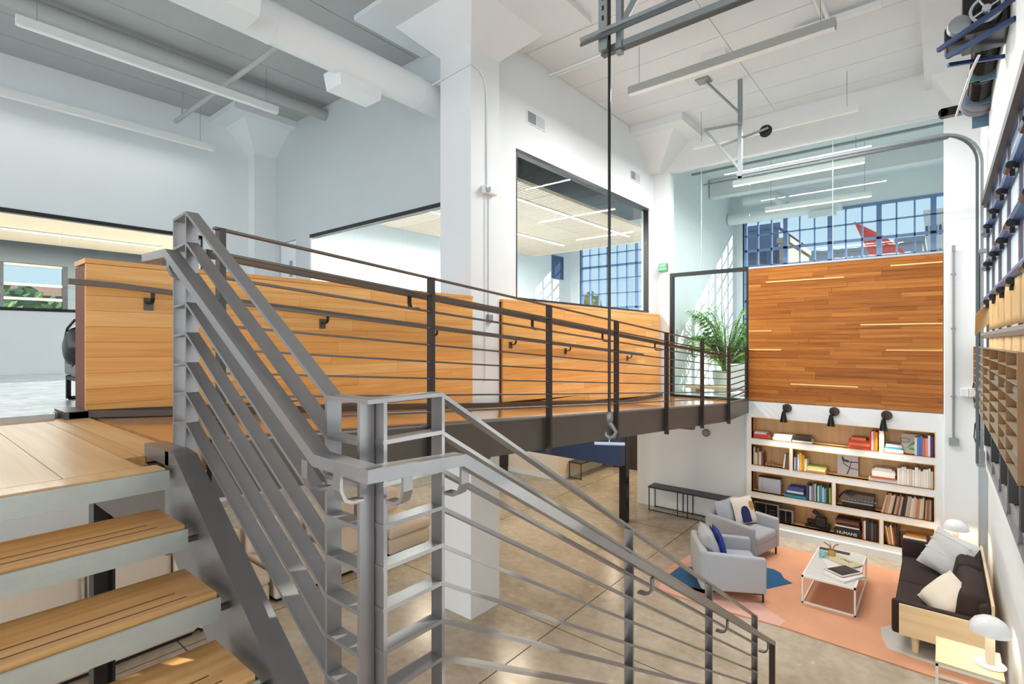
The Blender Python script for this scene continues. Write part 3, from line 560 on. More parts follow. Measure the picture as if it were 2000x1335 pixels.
mk('hanger', B().box(-2.28, -2.2, 3.95, 4.01, 2.5, ZC).box(-2.14, -2.09, 4.0, 4.05, 2.45, ZC).bar((-2.12, 4.05, 2.7), (-1.5, 4.5, ZC), .05, .05).bar((-2.25, 3.9, 3.05), (-3.2, 3.5, 3.9), .06, .05), ZINC, tk2)
for k in range(16): box('slot', (-2.246, -2.226, 3.947, 3.9495, 2.75 + k * .085, 2.79 + k * .085), BLACK, tk2)
mk('hoist_drum', B().lathe([(.0, -.1), (.14, -.08), (.16, 0), (.14, .08)], (-1.75, 4.25, 3.08), 18, 'x'), BLACKG, tk2)
ro = thing('hoist_rope', (-2.18, 3.96, -.82), 'tall thin black rope hanging before the ramp with a steel hook', 'rope')
mk('rope', B().tube([(-2.18, 3.96, -.60), (-2.18, 3.96, ZC)], .013, 10), BLACKG, ro, smooth=True)
hk = mk('hook', B().tube([(-2.18, 3.96, -.6), (-2.18, 3.96, -.68), (-2.155, 3.97, -.72), (-2.13, 3.985, -.76), (-2.145, 3.98, -.80), (-2.18, 3.96, -.815), (-2.205, 3.945, -.79), (-2.205, 3.945, -.765)], [.02, .024, .017, .017, .019, .017, .014, .008], 10).lathe([(.0, -.01), (.02, 0), (.034, .03), (.034, .08), (.018, .1)], (-2.18, 3.96, -.69), 12), STEEL, ro, smooth=True)
mk('handle', B().tube([(-2.29, 3.90, -.865), (-2.07, 4.03, -.865)], .013, 8).tube([(-2.18, 3.96, -.81), (-2.18, 3.96, -.865)], .005, 6), mat('handle_pale', (190, 205, 225), .4), ro)
sp = thing('torsion_spring', (.33, 7.2, 2.8), 'black torsion springs and drum of the overhead door, high at right', 'spring')
sx, sz = .335, 2.83
def coil(y0, y1, r, n):
    return B().tube([(sx + r * math.cos(a), y0 + (y1 - y0) * k / (n * 12), sz + r * math.sin(a)) for k in range(n * 12 + 1) for a in [k * math.pi / 6]], .017, 6)
mk('coil', coil(6.2, 7.22, .09, 19), BLACKG, sp, smooth=True); mk('coil', coil(7.4, 7.98, .085, 11), BLACKG, sp, smooth=True)
mk('shaft', B().tube([(sx, 5.0, sz), (sx, 8.7, sz)], .018, 10), STEEL, sp)
mk('drum', B().lathe([(.06, 0), (.16, .02), (.165, .05), (.12, .08), (.12, .16), (.17, .18)], (sx, 8.08, sz), 24, 'y'), mat('drum_grey', (120, 122, 130), .4, .5), sp, smooth=True)
for y in (7.31, 8.0): mk('bracket', B().box(sx - .02, XE, y - .01, y + .01, sz - .12, sz + .06).box(sx - .12, sx, y - .008, y + .008, sz - .1, sz - .02), mat('bracket_teal', (92, 124, 136), .4, .5), sp)
box('bearing_plate', (.29, XE, 8.42, 8.44, 2.58, 2.90), mat('plate_blue', (98, 128, 146), .4, .5), sp)
mk('opener_arm', B().box(.0, .2, 8.3, 8.4, 2.76, 2.86).lathe([(.05, 0), (.05, .09)], (.02, 8.3, 2.81), 12, 'y'), BLACKG, sp)
op = thing('door_operator', (.3, 5.9, 2.6), 'dark blue motor operator with spoked chain wheel above the overhead door', 'motor')
mk('motor_box', B().rbox(.14, XE, 5.9, 6.35, 2.62, 3.0, .02).rbox(.02, .2, 6.0, 6.3, 2.62, 2.78, .03), BLACKG, op)
wb = B(); c = Vector((.29, 5.82, 2.75)); ring = [c + Vector((.1 * math.cos(a), 0, .1 * math.sin(a))) for a in [k * math.pi / 12 for k in range(25)]]
wb.tube(ring, .012, 8); wb.lathe([(.03, -.02), (.03, .02)], tuple(c), 12, 'y')
for k in range(4):
    a = k * math.pi / 2 + .5; wb.tube([c, c + Vector((.1 * math.cos(a), 0, .1 * math.sin(a)))], .008, 6)
mk('chain_wheel', wb, mat('wheel_grey', (188, 194, 200), .35, .6), op, smooth=True)
mk('gear_housing', B().lathe([(.02, -.06), (.075, -.05), (.085, 0), (.06, .05)], (.12, 5.9, 2.70), 16, 'y'), ZINC, op, smooth=True)
mk('frame', B().bar((-.02, 5.95, 2.57), (XE, 5.5, 2.62), .03, .035).bar((.04, 5.9, 2.47), (XE, 5.5, 2.46), .03, .035).bar((.05, 6.2, 2.52), (XE, 6.4, 2.55), .03, .03), mat('frame_navy', (38, 62, 104), .35, .6), op)
mk('conduit', B().tube([(.25, 6.0, 2.45), (.22, 6.4, 2.5), (.14, 8.25, 2.72)], .012, 8), WHITE, op)
# eggcrate rack on the right wall
gr = thing('wall_rack', (.38, 6.4, -1.05), 'wide grey-brown eggcrate rack of open pigeonholes fixed along the right wall', 'rack')
GY = [10.0, 9.08, 7.8, 6.77, 5.79, 5.14, 4.4]; RK = mat('rack_taupe', (150, 138, 116), .5, .1)
for k in range(9): box('shelf', (.36, .422, 4.4, 10.0, -.071 - k * .1, -.064 - k * .1), RK, gr)
for y in GY: box('divider', (.358, .422, y - .006, y + .006, -.871, -.064), mat('rack_edge', (142, 104, 62), .5), gr)
for y in GY[1:]: mk('stanchion', B().box(.37, .422, y - .05, y + .05, -1.14, -.871).box(.38, .41, y + .05, y + .16, -1.0, -.97), BLACK, gr)
KR = mat('kraft_paper', (206, 170, 118), .75, noise=.1, nscale=14, bump=.5, bscale=14)
def sheet(y, z0, z1, w, lab):
    bb = B(); n = 6; V = [[bb.bm.verts.new((.424 - .012 * math.sin(math.pi * i / n) - .004 * rnd.random(), y - w / 2 + w * i / n, z0 + (z1 - z0) * j / 5)) for j in range(6)] for i in range(n + 1)]
    for i in range(n):
        for j in range(5): bb.bm.faces.new([V[i][j], V[i + 1][j], V[i + 1][j + 1], V[i][j + 1]])
    o = mk('paper_sheet', bb, KR, label=lab, cat='paper', group='kraft paper sheets over the door glass', smooth=True)
    so_ = o.modifiers.new('thick', 'SOLIDIFY'); so_.thickness = .003
ords = ['leftmost', 'second', 'third', 'fourth', 'fifth', 'sixth', 'seventh', 'eighth', 'ninth']
for k in range(6):
    y = 7.72 - k * .62
    sheet(y, .13, .46, .6, f'brown kraft paper sheet over the door glass, {ords[k]} in the upper row')
    sheet(y, -.86, .045, .6, f'brown kraft paper sheet behind the rack, {ords[k]} in the lower row')
pb = B(); P = [[(.42 - .06 * j, 8.0 + .10 * i - .03 * j, .15 + .3 * (1 - i * .8) * (1 if i else 1) - .07 * j) for j in range(3)] for i in range(2)]
pb._f([P[0][0], P[0][1], P[0][2], P[1][0], P[1][1], P[1][2]], [(0, 1, 4, 3), (1, 2, 5, 4)])
o = mk('paper_flap', pb, KR, label='loose curled corner of kraft paper at the end of the upper row', cat='paper'); m_ = o.modifiers.new('thick', 'SOLIDIFY'); m_.thickness = .003
# conduit, outlets on the pier
cp = thing('wall_conduit', (.14, 10.06, -1.5), 'tall grey conduit running down the white pier to a metal box', 'conduit')
mk('tube', B().tube([(.14, 10.06, -1.42), (.14, 10.06, 1.36)], .014, 10), ZINC, cp); box('junction_box', (.09, .20, 10.02, 10.08, -1.52, -1.41), ZINC, cp); box('top_box', (.12, .165, 10.04, 10.08, 1.33, 1.42), ZINC, cp)
for z in (1.0, .2, -.8): box('strap', (.11, .17, 10.045, 10.08, z - .01, z + .01), ZINC, cp)
ob = thing('outlet_box', (.31, 10.06, -.8), 'white double outlet box on the pier beside the rack', 'outlet')
mk('box', B().rbox(.22, .31, 10.0, 10.08, -.79, -.67, .008).rbox(.315, .40, 9.96, 10.08, -.79, -.66, .008), WHITE, ob)
mk('cable', B().tube([(.35, 9.98, -.66), (.36, 9.95, -.58), (.40, 9.9, -.52), (.42, 9.6, -.5)], .006, 6).tube([(.36, 9.98, -.79), (.37, 9.9, -.92), (.42, 9.6, -1.0)], .006, 6), BLACK, ob)
oc = thing('power_box', (.38, 9.2, -1.62), 'grey power box with looping black cable below the rack', 'outlet')
mk('box', B().rbox(.36, .44, 9.1, 9.25, -1.62, -1.42, .01), ZINC, oc); mk('cable', B().tube([(.40, 9.3, -1.0), (.36, 9.55, -1.12), (.35, 9.55, -1.3), (.39, 9.25, -1.46)], .008, 6), BLACK, oc)

for i, (x, y) in enumerate(((-8.6, 7.6), (-6.0, 7.4), (-8.6, 3.2), (-6.2, 11.9), (-3.6, 3.2), (-3.6, 7.2))):  # unseen downlights, added to light the lower level warmly
    z = -.76 if i < 4 else deck(y) - .1
    dl = thing('added_downlight', (x, y, z), f'unseen warm downlight added under the upper floor, {["over the passage mouth", "beside the ramp post", "over the beige seats", "over the passage bench", "under the start of the ramp", "under the end of the ramp"][i]}', 'light')
    mk('trim_ring', B().lathe([(.05, -.012), (.085, -.012), (.085, 0), (.05, 0)], (x, y, z - .0), 20), WHITE, dl); lamp('bulb', (x, y, z - .03), (.5, .5), (30 if i != 2 else 16) if i < 4 else 10, (1, .84, .64), dl)
# ================================================================ BOOKCASE AND WHAT STANDS ON IT
YF = 10.22; YB_ = 10.56
def px(u):                                # the bookcase front is read off along its length
    a = (u - 1000) / 1021; s_, c_ = math.sin(math.atan(838 / 1021)), math.cos(math.atan(838 / 1021))
    return YF * (-s_ + a * c_) / (c_ + a * s_)
RZ = [(-1.383, -1.757), (-1.875, -2.248), (-2.368, -2.737), (-2.852, -3.225)]
NICHE = [[(-2.69, -.77), (-.705, -.075)], [(-2.69, -2.07), (-2.007, -.08)], [(-2.69, -1.425), (-1.362, -.083)], [(-2.69, -.77), (-.708, -.083)]]
bc = thing('bookcase', (-1.38, 10.3, FL), 'white built-in bookcase with plywood-lined niches under the wood panel', 'bookcase')
X0, X1 = -2.78, .028
wh_b = B(); zs = [-1.09] + [v for p in RZ for v in p] + [FL]
for k in range(0, len(zs), 2): wh_b.box(X0, X1, YF, YF + .1, zs[k + 1], zs[k])
for (zt, zl), ns in zip(RZ, NICHE):
    e = [X0] + [v for n in ns for v in n] + [X1]
    for k in range(0, len(e), 2): wh_b.box(e[k], e[k + 1], YF, YF + .1, zl, zt)
mk('front_frame', wh_b, WHITE, bc)
mk('carcass', B().box(X0, X1, YB_, YB_ + .03, FL, -1.12).box(X0, X0 + .05, YF + .1, YB_, FL, -1.12).box(X0, X1, YF + .1, YB_, -1.12, -1.09), WHITE, bc)
box('plinth', (X0, X1, YF - .06, YF, FL, -3.32), WHITE, bc)
for (zt, zl), ns in zip(RZ, NICHE):
    for a, c in ns:
        t = .012
        nb = B().box(a - t, c + t, YB_ - .01, YB_, zl - t, zt + t).box(a - t, a, YF - .003, YB_ - .01, zl - t, zt + t).box(c, c + t, YF - .003, YB_ - .01, zl - t, zt + t).box(a, c, YF - .003, YB_ - .01, zl - t, zl).box(a, c, YF - .003, YB_ - .01, zt, zt + t)
        mk('niche_lining', nb, PLY, bc)
PAGE = mat('page_block', (232, 224, 206), .8)
def cm(c): return mat('cover_%d_%d_%d' % c, c, .5, noise=.06, nscale=30)
def book(w, h, d, c, label, loc, rot=(0, 0, 0), cat='book', group=None, name='book'):
    """Upright book, spine towards -Y: spine and boards (cover) round a page block; w thick, h tall, d deep."""
    b = B(); t = min(.003, w * .2)
    b.box(-w / 2, w / 2, 0, t, 0, h).box(-w / 2, -w / 2 + t, t, d, 0, h).box(w / 2 - t, w / 2, t, d, 0, h); b.mi = 1; b.box(-w / 2 + t, w / 2 - t, t, d - .004, .004, h - .004)
    o = mk(name, b, [cm(c), PAGE], local=True, label=label, cat=cat, group=group); o.location = loc; o.rotation_euler = rot; return o
def row(u0, u1, zl, cols, labs, hmin=.2, hmax=.3, lean=0., name='book', cat='book', d=.2, y=YF + .03, group=None):
    x0, x1 = px(u0), px(u1); n = len(cols); ws = [rnd.uniform(.75, 1.3) for _ in cols]; k = (x1 - x0) / sum(ws); x = x0
    for i, (c, w) in enumerate(zip(cols, ws)):
        w *= k; h = rnd.uniform(hmin, hmax); le = lean * (1 - i / max(1, n)) if lean else 0
        book(w * .94, h, d, c, labs[i], (x + w / 2 + (-h * math.sin(le) * .35 if le else 0), y + rnd.random() * .015, zl + (abs(math.sin(le)) * w / 2 if le else 0)), (0, le, 0), cat, group, name); x += w
def stack(u0, u1, zl, items, y=YF + .03):
    x0, x1 = px(u0), px(u1); z = zl
    for t, c, lab, k in items:
        w = (x1 - x0) * k; xc = x0 + (x1 - x0) * .5 + rnd.uniform(-.01, .01)
        o = book(t, w, .22, c, lab, (xc - w / 2, y + rnd.random() * .02, z + t / 2), (0, math.pi / 2, 0)); z += t + .0006
O = lambda i: ['first', 'second', 'third', 'fourth', 'fifth', 'sixth', 'seventh', 'eighth', 'ninth', 'tenth', 'eleventh', 'twelfth', 'thirteenth', 'fourteenth', 'fifteenth', 'sixteenth', 'seventeenth', 'eighteenth', 'nineteenth', 'twentieth', 'twenty-first', 'twenty-second', 'twenty-third', 'twenty-fourth', 'twenty-fifth', 'twenty-sixth'][i]
z1, z2, z3, z4 = [r[1] for r in RZ]
# top shelf
stack(1470, 1499, z1, [(.075, (204, 62, 44), 'thick red book lying at the left end of the top shelf', 1), (.03, (226, 214, 206), 'white-edged book on top of the thick red book', .8)])
stack(1509, 1545, z1, [(.055, (214, 222, 226), 'pale blue-white book lying lowest beside the red pair', 1), (.045, (232, 234, 234), 'white book lying on the pale blue-white book', .98)])
stack(1547, 1586, z1, [(.03, (222, 220, 214), 'white book lying under the patterned black books', 1), (.05, (44, 40, 40), 'black and white patterned book lying in the dark stack', .9), (.03, (70, 52, 40), 'dark brown book on top of the patterned stack', .8)])
stack(1656, 1698, z1, [(.05, (222, 82, 46), 'bright orange-red book at the bottom of the orange stack', 1), (.045, (226, 110, 60), 'orange book second from the bottom of the orange stack', .96), (.045, (198, 58, 38), 'red book with white stripe in the orange stack', .98), (.035, (214, 120, 40), 'amber book at the top of the orange stack', .7)])
row(1698, 1714, z1, [(186, 50, 44), (222, 190, 180), (216, 110, 58), (226, 138, 34)], ['tall red upright book beside the orange stack', 'narrow pale upright book between red and orange spines', 'salmon upright book second from the niche end', 'amber upright book at the right end of the long top niche'], .27, .34)
stack(1728, 1762, z1, [(.05, (236, 234, 230), 'white book lowest in the blue and white stack', 1.1), (.035, (90, 170, 200), 'turquoise book in the middle of the blue and white stack', .98), (.035, (196, 206, 226), 'pale blue patterned book on top of the blue and white stack', .95)])
art = book(.02, .30, .26, (214, 200, 180), 'beige picture book displayed face out with a green leaf drawing', (px(1779), YF + .16, z1), (0, 0, math.pi / 2), name='picture_book')
art.rotation_euler = (-.12, 0, 0); art.data.clear_geometry(); q = bmesh.new(); bmesh.ops.create_cube(q, size=1, matrix=Matrix.Translation((0, 0, .15)) @ Matrix.Diagonal((.25, .02, .30, 1))); q.to_mesh(art.data); q.free()
gi = mat('print_green', (86, 168, 122), .6); ik = mat('print_ink', (50, 44, 44), .6)
mk('leaf_print', B().prism([(-.08, .06), (.03, .14), (.1, .2), (.11, .23), (.0, .16)], 'y', -.0125, -.0105).prism([(-.04, .06), (.1, .04), (.0, .10)], 'y', -.0125, -.0105), gi, art, local=True)
mk('line_print', B().tube([(-.08 + .06 * math.cos(a), -.0115, .2 + .035 * math.sin(a)) for a in [k * .5 for k in range(13)]], .003, 5), ik, art, local=True)
row(1786, 1823, z1, [(222, 214, 204), (66, 120, 196), (74, 130, 206), (226, 96, 62), (222, 150, 140), (230, 226, 220), (84, 50, 140)], ['cream upright book beside the leaf picture book', 'first tall blue upright book at the right of the top shelf', 'second tall blue upright book at the right of the top shelf', 'red-orange patterned upright book at the right of the top shelf', 'pink upright book near the right end of the top shelf', 'white upright book next to the purple one', 'purple upright book at the far right of the top shelf'], .22, .33)
# second shelf
row(1470, 1489, z2, [(196, 176, 150), (226, 214, 200), (150, 104, 76), (206, 190, 172), (104, 74, 60)], [f'{c} book standing in the small left niche, {O(i)} from the left' for i, c in enumerate(('tan', 'ivory', 'brown', 'beige', 'dark brown'))], .2, .32)
for i, u in enumerate((1494, 1500, 1506)):
    ob_ = mk('small_figure', B().lathe([(.018, 0), (.014, .03), (.02, .045), (.0, .06)], (px(u), YF + .1 + .02 * i, z2), 8), cm((196 - 20 * i, 150, 124)), label=f'tiny pinkish ornament on the small left niche floor, {O(i)} from the left', cat='ornament', smooth=True)
row(1529, 1540, z2, [(226, 220, 214), (70, 78, 70), (150, 70, 50)], ['white leaning book at the right of the small left niche', 'dark green leaning book at the right of the small left niche', 'rust leaning book at the right of the small left niche'], .24, .27, .12)
row(1550, 1575, z2, [(226, 232, 238), (58, 110, 196), (236, 232, 218), (232, 186, 60), (226, 142, 36), (238, 232, 206)], ['white book with blue top at the left of the long second niche', 'blue book beside the white and blue one', 'tall cream book beside the blue one', 'yellow book beside the tall cream one', 'orange book near the lying green book', 'pale cream book last before the lying green book'], .2, .33)
stack(1573, 1612, z2, [(.03, (236, 152, 60), 'orange book lying under the lime one', 1), (.028, (236, 236, 226), 'white book lying between orange and lime ones', .9), (.035, (206, 222, 120), 'lime green book lying on top of the low stack', .95)])
fr = thing('framed_print', (px(1652), YF + .24, z2), 'white print of a brown wooden chair leaning in the second shelf', 'picture'); fx = px(1652)
box('sheet', (fx - .15, fx + .15, YF + .23, YF + .245, z2, z2 + .33), mat('print_white', (226, 224, 224), .6), fr)
br = mat('print_brown', (106, 62, 48), .6)
cb_ = B()
for P in ([(-.09, .28), (-.075, .22), (.0, .20), (.02, .235), (-.05, .25), (-.07, .295)], [(-.075, .23), (-.06, .17), (.03, .105), (.035, .115), (-.05, .18), (-.062, .23)], [(-.02, .0), (.02, .11), (.035, .11), (.0, .0)], [(.02, .11), (.05, .23), (.06, .23), (.032, .11)], [(.0, .205), (.15, .21), (.15, .225), (.0, .22)], [(.03, .105), (.15, .09), (.15, .10), (.03, .12)]): cb_.prism([(fx + u, z2 + .01 + v) for u, v in P], 'y', YF + .226, YF + .23)
mk('chair_picture', cb_, br, fr)
box('edge', (fx + .15, fx + .156, YF + .228, YF + .246, z2, z2 + .33), br, fr)
stack(1697, 1752, z2, [(.05, (236, 232, 226), 'white book at the very bottom of the large white stack', 1), (.032, (204, 92, 48), 'rust-red book in the large white stack', .9), (.04, (234, 230, 222), 'white book just above the rust-red one', .82), (.035, (238, 234, 228), 'white book fourth up in the large white stack', .84), (.03, (232, 228, 220), 'white book fifth up in the large white stack', .82), (.025, (236, 230, 220), 'white book on top of the large white stack', .62)])
cs = [(236, 232, 224), (222, 214, 200), (238, 234, 228), (230, 226, 218), (236, 232, 224), (206, 190, 170), (236, 232, 228), (240, 236, 230), (226, 216, 204), (238, 234, 228), (234, 228, 220), (238, 236, 232), (230, 224, 214), (222, 204, 178)]
row(1752, 1823, z2, cs, [f'white-spined upright book, {O(i)} from the left in the white row of the second shelf' for i in range(len(cs))], .25, .31)
# third shelf
ra = thing('radio', (px(1500), YF + .1, z3), 'silver portable radio standing at the left of the third shelf', 'radio')
a, c = px(1479), px(1523); mk('case', B().rbox(a, c, YF + .06, YF + .16, z3, z3 + .27, .012), mat('radio_silver', (184, 186, 192), .4, .3), ra); box('top_strip', (a, c, YF + .06, YF + .16, z3 + .27, z3 + .285), BLACK, ra); box('dial_line', (a + .07, a + .076, YF + .055, YF + .06, z3 + .02, z3 + .26), mat('radio_grey', (150, 152, 158), .4), ra)
mk('knob', B().lathe([(.015, 0), (.015, .02)], (c, YF + .1, z3 + .2), 10, 'x'), ZINC, ra); mk('aerial', B().tube([(px(1551), YF + .2, z3 + .1), (px(1551), YF + .2, z3 + .33)], .002, 5), ZINC, ra)
stack(1532, 1574, z3, [(.04, (40, 166, 196), 'turquoise book with white lettering at the bottom of the blue stack', 1), (.035, (40, 58, 84), 'dark blue book second in the blue stack', .9), (.035, (232, 232, 228), 'white book third in the blue stack', .78), (.04, (60, 84, 160), 'blue and white book fourth in the blue stack', .76), (.03, (52, 76, 150), 'blue book on top of the blue stack', .72)])
cs = [(30, 84, 180), (46, 48, 50), (212, 214, 212), (150, 146, 160), (120, 128, 140), (188, 196, 204), (40, 60, 80), (232, 232, 226), (40, 166, 166), (60, 150, 170), (200, 214, 216), (92, 168, 190), (66, 108, 140), (40, 44, 48), (150, 200, 60)]
row(1574, 1622, z3, cs, [f'{c} upright book, {O(i)} from the left in the blue-green row of the third shelf' for i, c in enumerate(('bright blue', 'charcoal', 'light grey', 'mauve grey', 'slate', 'silver blue', 'navy', 'white', 'teal', 'sea blue', 'pale blue', 'sky blue', 'steel blue', 'black', 'lime green'))], .24, .31)
ty = thing('typewriter', (px(1674), YF + .1, z3), 'brown and black portable typewriter with a looped cord', 'typewriter')
a, c = px(1645), px(1706); mk('cover', B().prism([(YF + .03, z3 + .10), (YF + .09, z3 + .22), (YF + .27, z3 + .22), (YF + .29, z3 + .1)], 'x', a + .02, c), mat('typewriter_brown', (88, 70, 64), .4), ty); mk('base', B().rbox(a, c, YF + .02, YF + .29, z3, z3 + .085, .01), BLACKG, ty); box('silver_edge', (a - .01, c, YF + .01, YF + .02, z3 + .085, z3 + .10), ZINC, ty)
for k in range(9): box('key', (a + .08 + k * .045, a + .105 + k * .045, YF + .025, YF + .05, z3 + .125 + .002 * (k % 2), z3 + .14), ZINC, ty)
mk('cord', B().tube([(px(1637), YF + .08, z3 + .12), (px(1643), YF + .07, z3 + .2), (px(1652), YF + .06, z3 + .26), (px(1663), YF + .05, z3 + .28), (px(1667), YF + .05, z3 + .24), (px(1655), YF + .05, z3 + .22), (px(1650), YF + .06, z3 + .26)], .012, 7), BLACKG, ty, smooth=True)
n = 25; pal = [(200, 180, 160), (150, 96, 66), (206, 196, 180), (60, 50, 46), (184, 150, 120), (220, 206, 186), (40, 36, 36), (196, 120, 74), (172, 160, 146), (210, 190, 150)]
cs = [pal[(i * 7 + i // 3) % 10] for i in range(n)]
row(1724, 1822, z3, cs, [f'worn record sleeve, {O(i)} from the left in the row of records' for i in range(n)], .30, .34, .22, 'record_sleeve', 'record', .25)
# bottom shelf
def hifi(u0, u1, h, lab):
    a, c = px(u0), px(u1); t = thing('hifi_unit', ((a + c) / 2, YF + .15, z4), lab, 'stereo'); mk('case', B().rbox(a, c, YF + .06, YF + .28, z4, z4 + h, .006, 1), mat('alu_case', (176, 174, 170), .4, .5), t)
    m = (a + c) / 2
    for p, q in ((a + .012, m - .006), (m + .006, c - .02)): box('front_panel', (p, q, YF + .05, YF + .06, z4 + .012, z4 + h - .02), BLACKG, t)
    for k in range(3): box('slot', (m + .05, c - .06, YF + .046, YF + .05, z4 + .06 + k * .06, z4 + .066 + k * .06), mat('hifi_grey', (110, 110, 112), .4), t)
hifi(1471, 1519, .30, 'black-fronted stereo unit behind the rear armchair, taller of two'); hifi(1519.5, 1547, .24, 'black-fronted stereo unit right of the armchair, lower of two')
pj = thing('camera_prop', (px(1592), YF + .12, z4), 'black vintage cine camera with raised viewfinder on the bottom shelf', 'camera'); x = px(1592)
mk('body', B().rbox(x - .02, x + .15, YF + .08, YF + .2, z4 + .04, z4 + .2, .02).rbox(x + .03, x + .2, YF + .1, YF + .2, z4, z4 + .1, .02), BLACK, pj); mk('viewfinder', B().bar((x + .1, YF + .14, z4 + .19), (x - .05, YF + .13, z4 + .30), .06, .06), BLACK, pj); mk('lens', B().lathe([(.04, 0), (.05, .04), (.035, .08), (.05, .12)], (x - .14, YF + .14, z4 + .1), 14, 'x'), BLACK, pj); mk('handle', B().tube([(x - .17, YF + .12, z4 + .03), (x - .02, YF + .12, z4 + .04), (x + .1, YF + .12, z4 + .03)], .02, 8), BLACK, pj)
bb_ = px(1627), px(1684)
stack(1627, 1684, z4, [(.085, (26, 24, 26), 'thick black book with large white lettering at the bottom of the dark stack', 1), (.05, (30, 26, 28), 'black book above the lettered one', .88), (.02, (226, 222, 216), 'thin white book in the dark stack', .84), (.045, (44, 30, 28), 'dark brown book in the dark stack', .8), (.04, (120, 66, 44), 'glossy copper book second from top of the dark stack', .82), (.03, (40, 32, 30), 'dark book on top of the dark stack', .78)])
for i, (u, s_) in enumerate(zip((1632, 1640, 1648, 1656, 1664, 1671), 'HUMANS')):
    pass
lt = bpy.data.objects[[o.name for o in bpy.data.objects if o.get('label') == 'thick black book with large white lettering at the bottom of the dark stack'][0]]
tt = text('lettering', 'HUMANS', .07, (0, 0, 0), (0, 0, 0), mat('sign_white', (226, 246, 232), .5)); tt.parent = lt; tt.location = (0, -.0012, (bb_[1] - bb_[0]) * .45); tt.rotation_euler = (math.pi / 2, -math.pi / 2, 0)
cs = [(190, 96, 74), (228, 226, 222), (60, 40, 40), (34, 32, 34), (50, 46, 46), (96, 96, 98), (30, 28, 30), (70, 40, 36), (28, 28, 30)]
row(1684, 1715, z4, cs, [f'{c} upright book, {O(i)} from the left in the dark row of the bottom shelf' for i, c in enumerate(('rust', 'white', 'maroon', 'black', 'charcoal', 'grey', 'black', 'oxblood', 'black'))], .26, .33)
row(1729, 1756, z4, [(120, 70, 30), (216, 190, 140), (196, 130, 60), (238, 232, 222), (140, 76, 36), (70, 44, 34), (40, 28, 26)], [f'{c} leaning book, {O(i)} from the left in the niche behind the sofa' for i, c in enumerate(('brown', 'straw', 'ochre', 'white', 'chestnut', 'dark brown', 'black'))], .27, .32, -.2)
stack(1763, 1812, z4, [(.05, (214, 202, 190), 'cream book at the bottom of the stack behind the sofa', 1), (.05, (226, 220, 214), 'white book second in the stack behind the sofa', .95), (.04, (196, 150, 110), 'tan book third in the stack behind the sofa', .96), (.045, (230, 226, 222), 'white book fourth in the stack behind the sofa', .93), (.03, (190, 130, 60), 'ochre book on top of the stack behind the sofa', .7)])
# three sconces over the bookcase
for i, (u, lab) in enumerate(((1538, 'black cone wall sconce over the bookcase, left of three'), (1630, 'black cone wall sconce over the bookcase, middle of three'), (1732, 'black cone wall sconce over the bookcase, right of three'))):
    x = px(u); s_ = thing('wall_sconce', (x, YF, -1.45), lab, 'sconce', 'black sconces over the bookcase')
    mk('backplate', B().lathe([(.075, 0), (.075, .018), (.03, .03)], (x, YF - .03, -1.165), 22, 'y').lathe([(.02, 0), (.02, .05)], (x, YF - .07, -1.165), 10, 'y'), mat('sconce_bronze', (66, 48, 40), .3, .5), s_, smooth=True)
    mk('shade', B().lathe([(.022, 0), (.03, -.02), (.062, -.19), (.058, -.19), (.02, -.03)], (x - .035, YF - .12, -1.21), 22), BLACKG, s_, smooth=True); mk('arm', B().tube([(x, YF - .05, -1.165), (x - .03, YF - .12, -1.165), (x - .035, YF - .12, -1.215)], .01, 8).tube([(x - .035, YF - .12, -1.2), (x - .045, YF - .12, -1.10)], .007, 6), BLACKG, s_)
    l = bpy.data.lights.new('bulb', 'SPOT'); l.energy = 34; l.spot_size = 1.7; l.spot_blend = .8; l.color = (1, .84, .64); l.shadow_soft_size = .04; lo = bpy.data.objects.new('bulb', l); COL.objects.link(lo); lo.parent = s_; lo.location = (-.035, -.12, .12)

# ================================================================ LOUNGE
FAB = mat('grey_upholstery', (172, 177, 184), .85, noise=.06, nscale=40, bump=.15, bscale=250)
rug = thing('rug', (-1.4, 8.3, FL), 'large terracotta rug with blue, pink and grey shapes under the lounge furniture', 'rug')
RO = [(-3.06, 6.9), (-2.49, 6.86), (-1.41, 6.93), (-.04, 6.88), (.39, 6.96), (.40, 9.6), (-.5, 9.74), (-2.1, 9.62), (-2.68, 9.0), (-3.14, 8.3), (-3.18, 7.66), (-3.15, 7.2)]
mk('pile', B().prism(RO, 'z', FL + .002, FL + .014), mat('terracotta_pile', (220, 162, 128), .95, noise=.16, nscale=1.6, bump=.3, bscale=300), rug)
def patch(P, c, nm): mk('patch', B().prism(P, 'z', FL + .0142, FL + .0165), mat(nm, c, .95, noise=.1, nscale=3, bump=.3, bscale=300), rug)
patch([(-3.10, 7.40), (-3.08, 7.82), (-2.95, 7.9), (-2.6, 7.9), (-2.1, 8.58), (-1.95, 8.6), (-1.84, 8.53), (-1.76, 8.36), (-1.63, 8.27), (-1.86, 7.86), (-2.3, 7.5), (-2.5, 7.16), (-2.8, 7.2)], (42, 92, 136), 'rug_blue')
patch([(-3.04, 6.91), (-2.49, 6.87), (-1.5, 6.93), (-1.47, 7.09), (-1.86, 7.36), (-2.36, 7.30), (-2.9, 7.2), (-3.12, 7.35)], (226, 178, 162), 'rug_pink'); patch([(-3.17, 7.66), (-3.10, 7.85), (-3.0, 8.1), (-2.95, 8.5), (-3.13, 8.3)], (222, 172, 156), 'rug_pink')
patch([(-.56, 7.66), (-.40, 7.9), (-.1, 7.95), (.3, 7.8), (.33, 7.25), (-.03, 7.13), (-.46, 7.18), (-.53, 7.4)], (202, 198, 188), 'rug_grey')
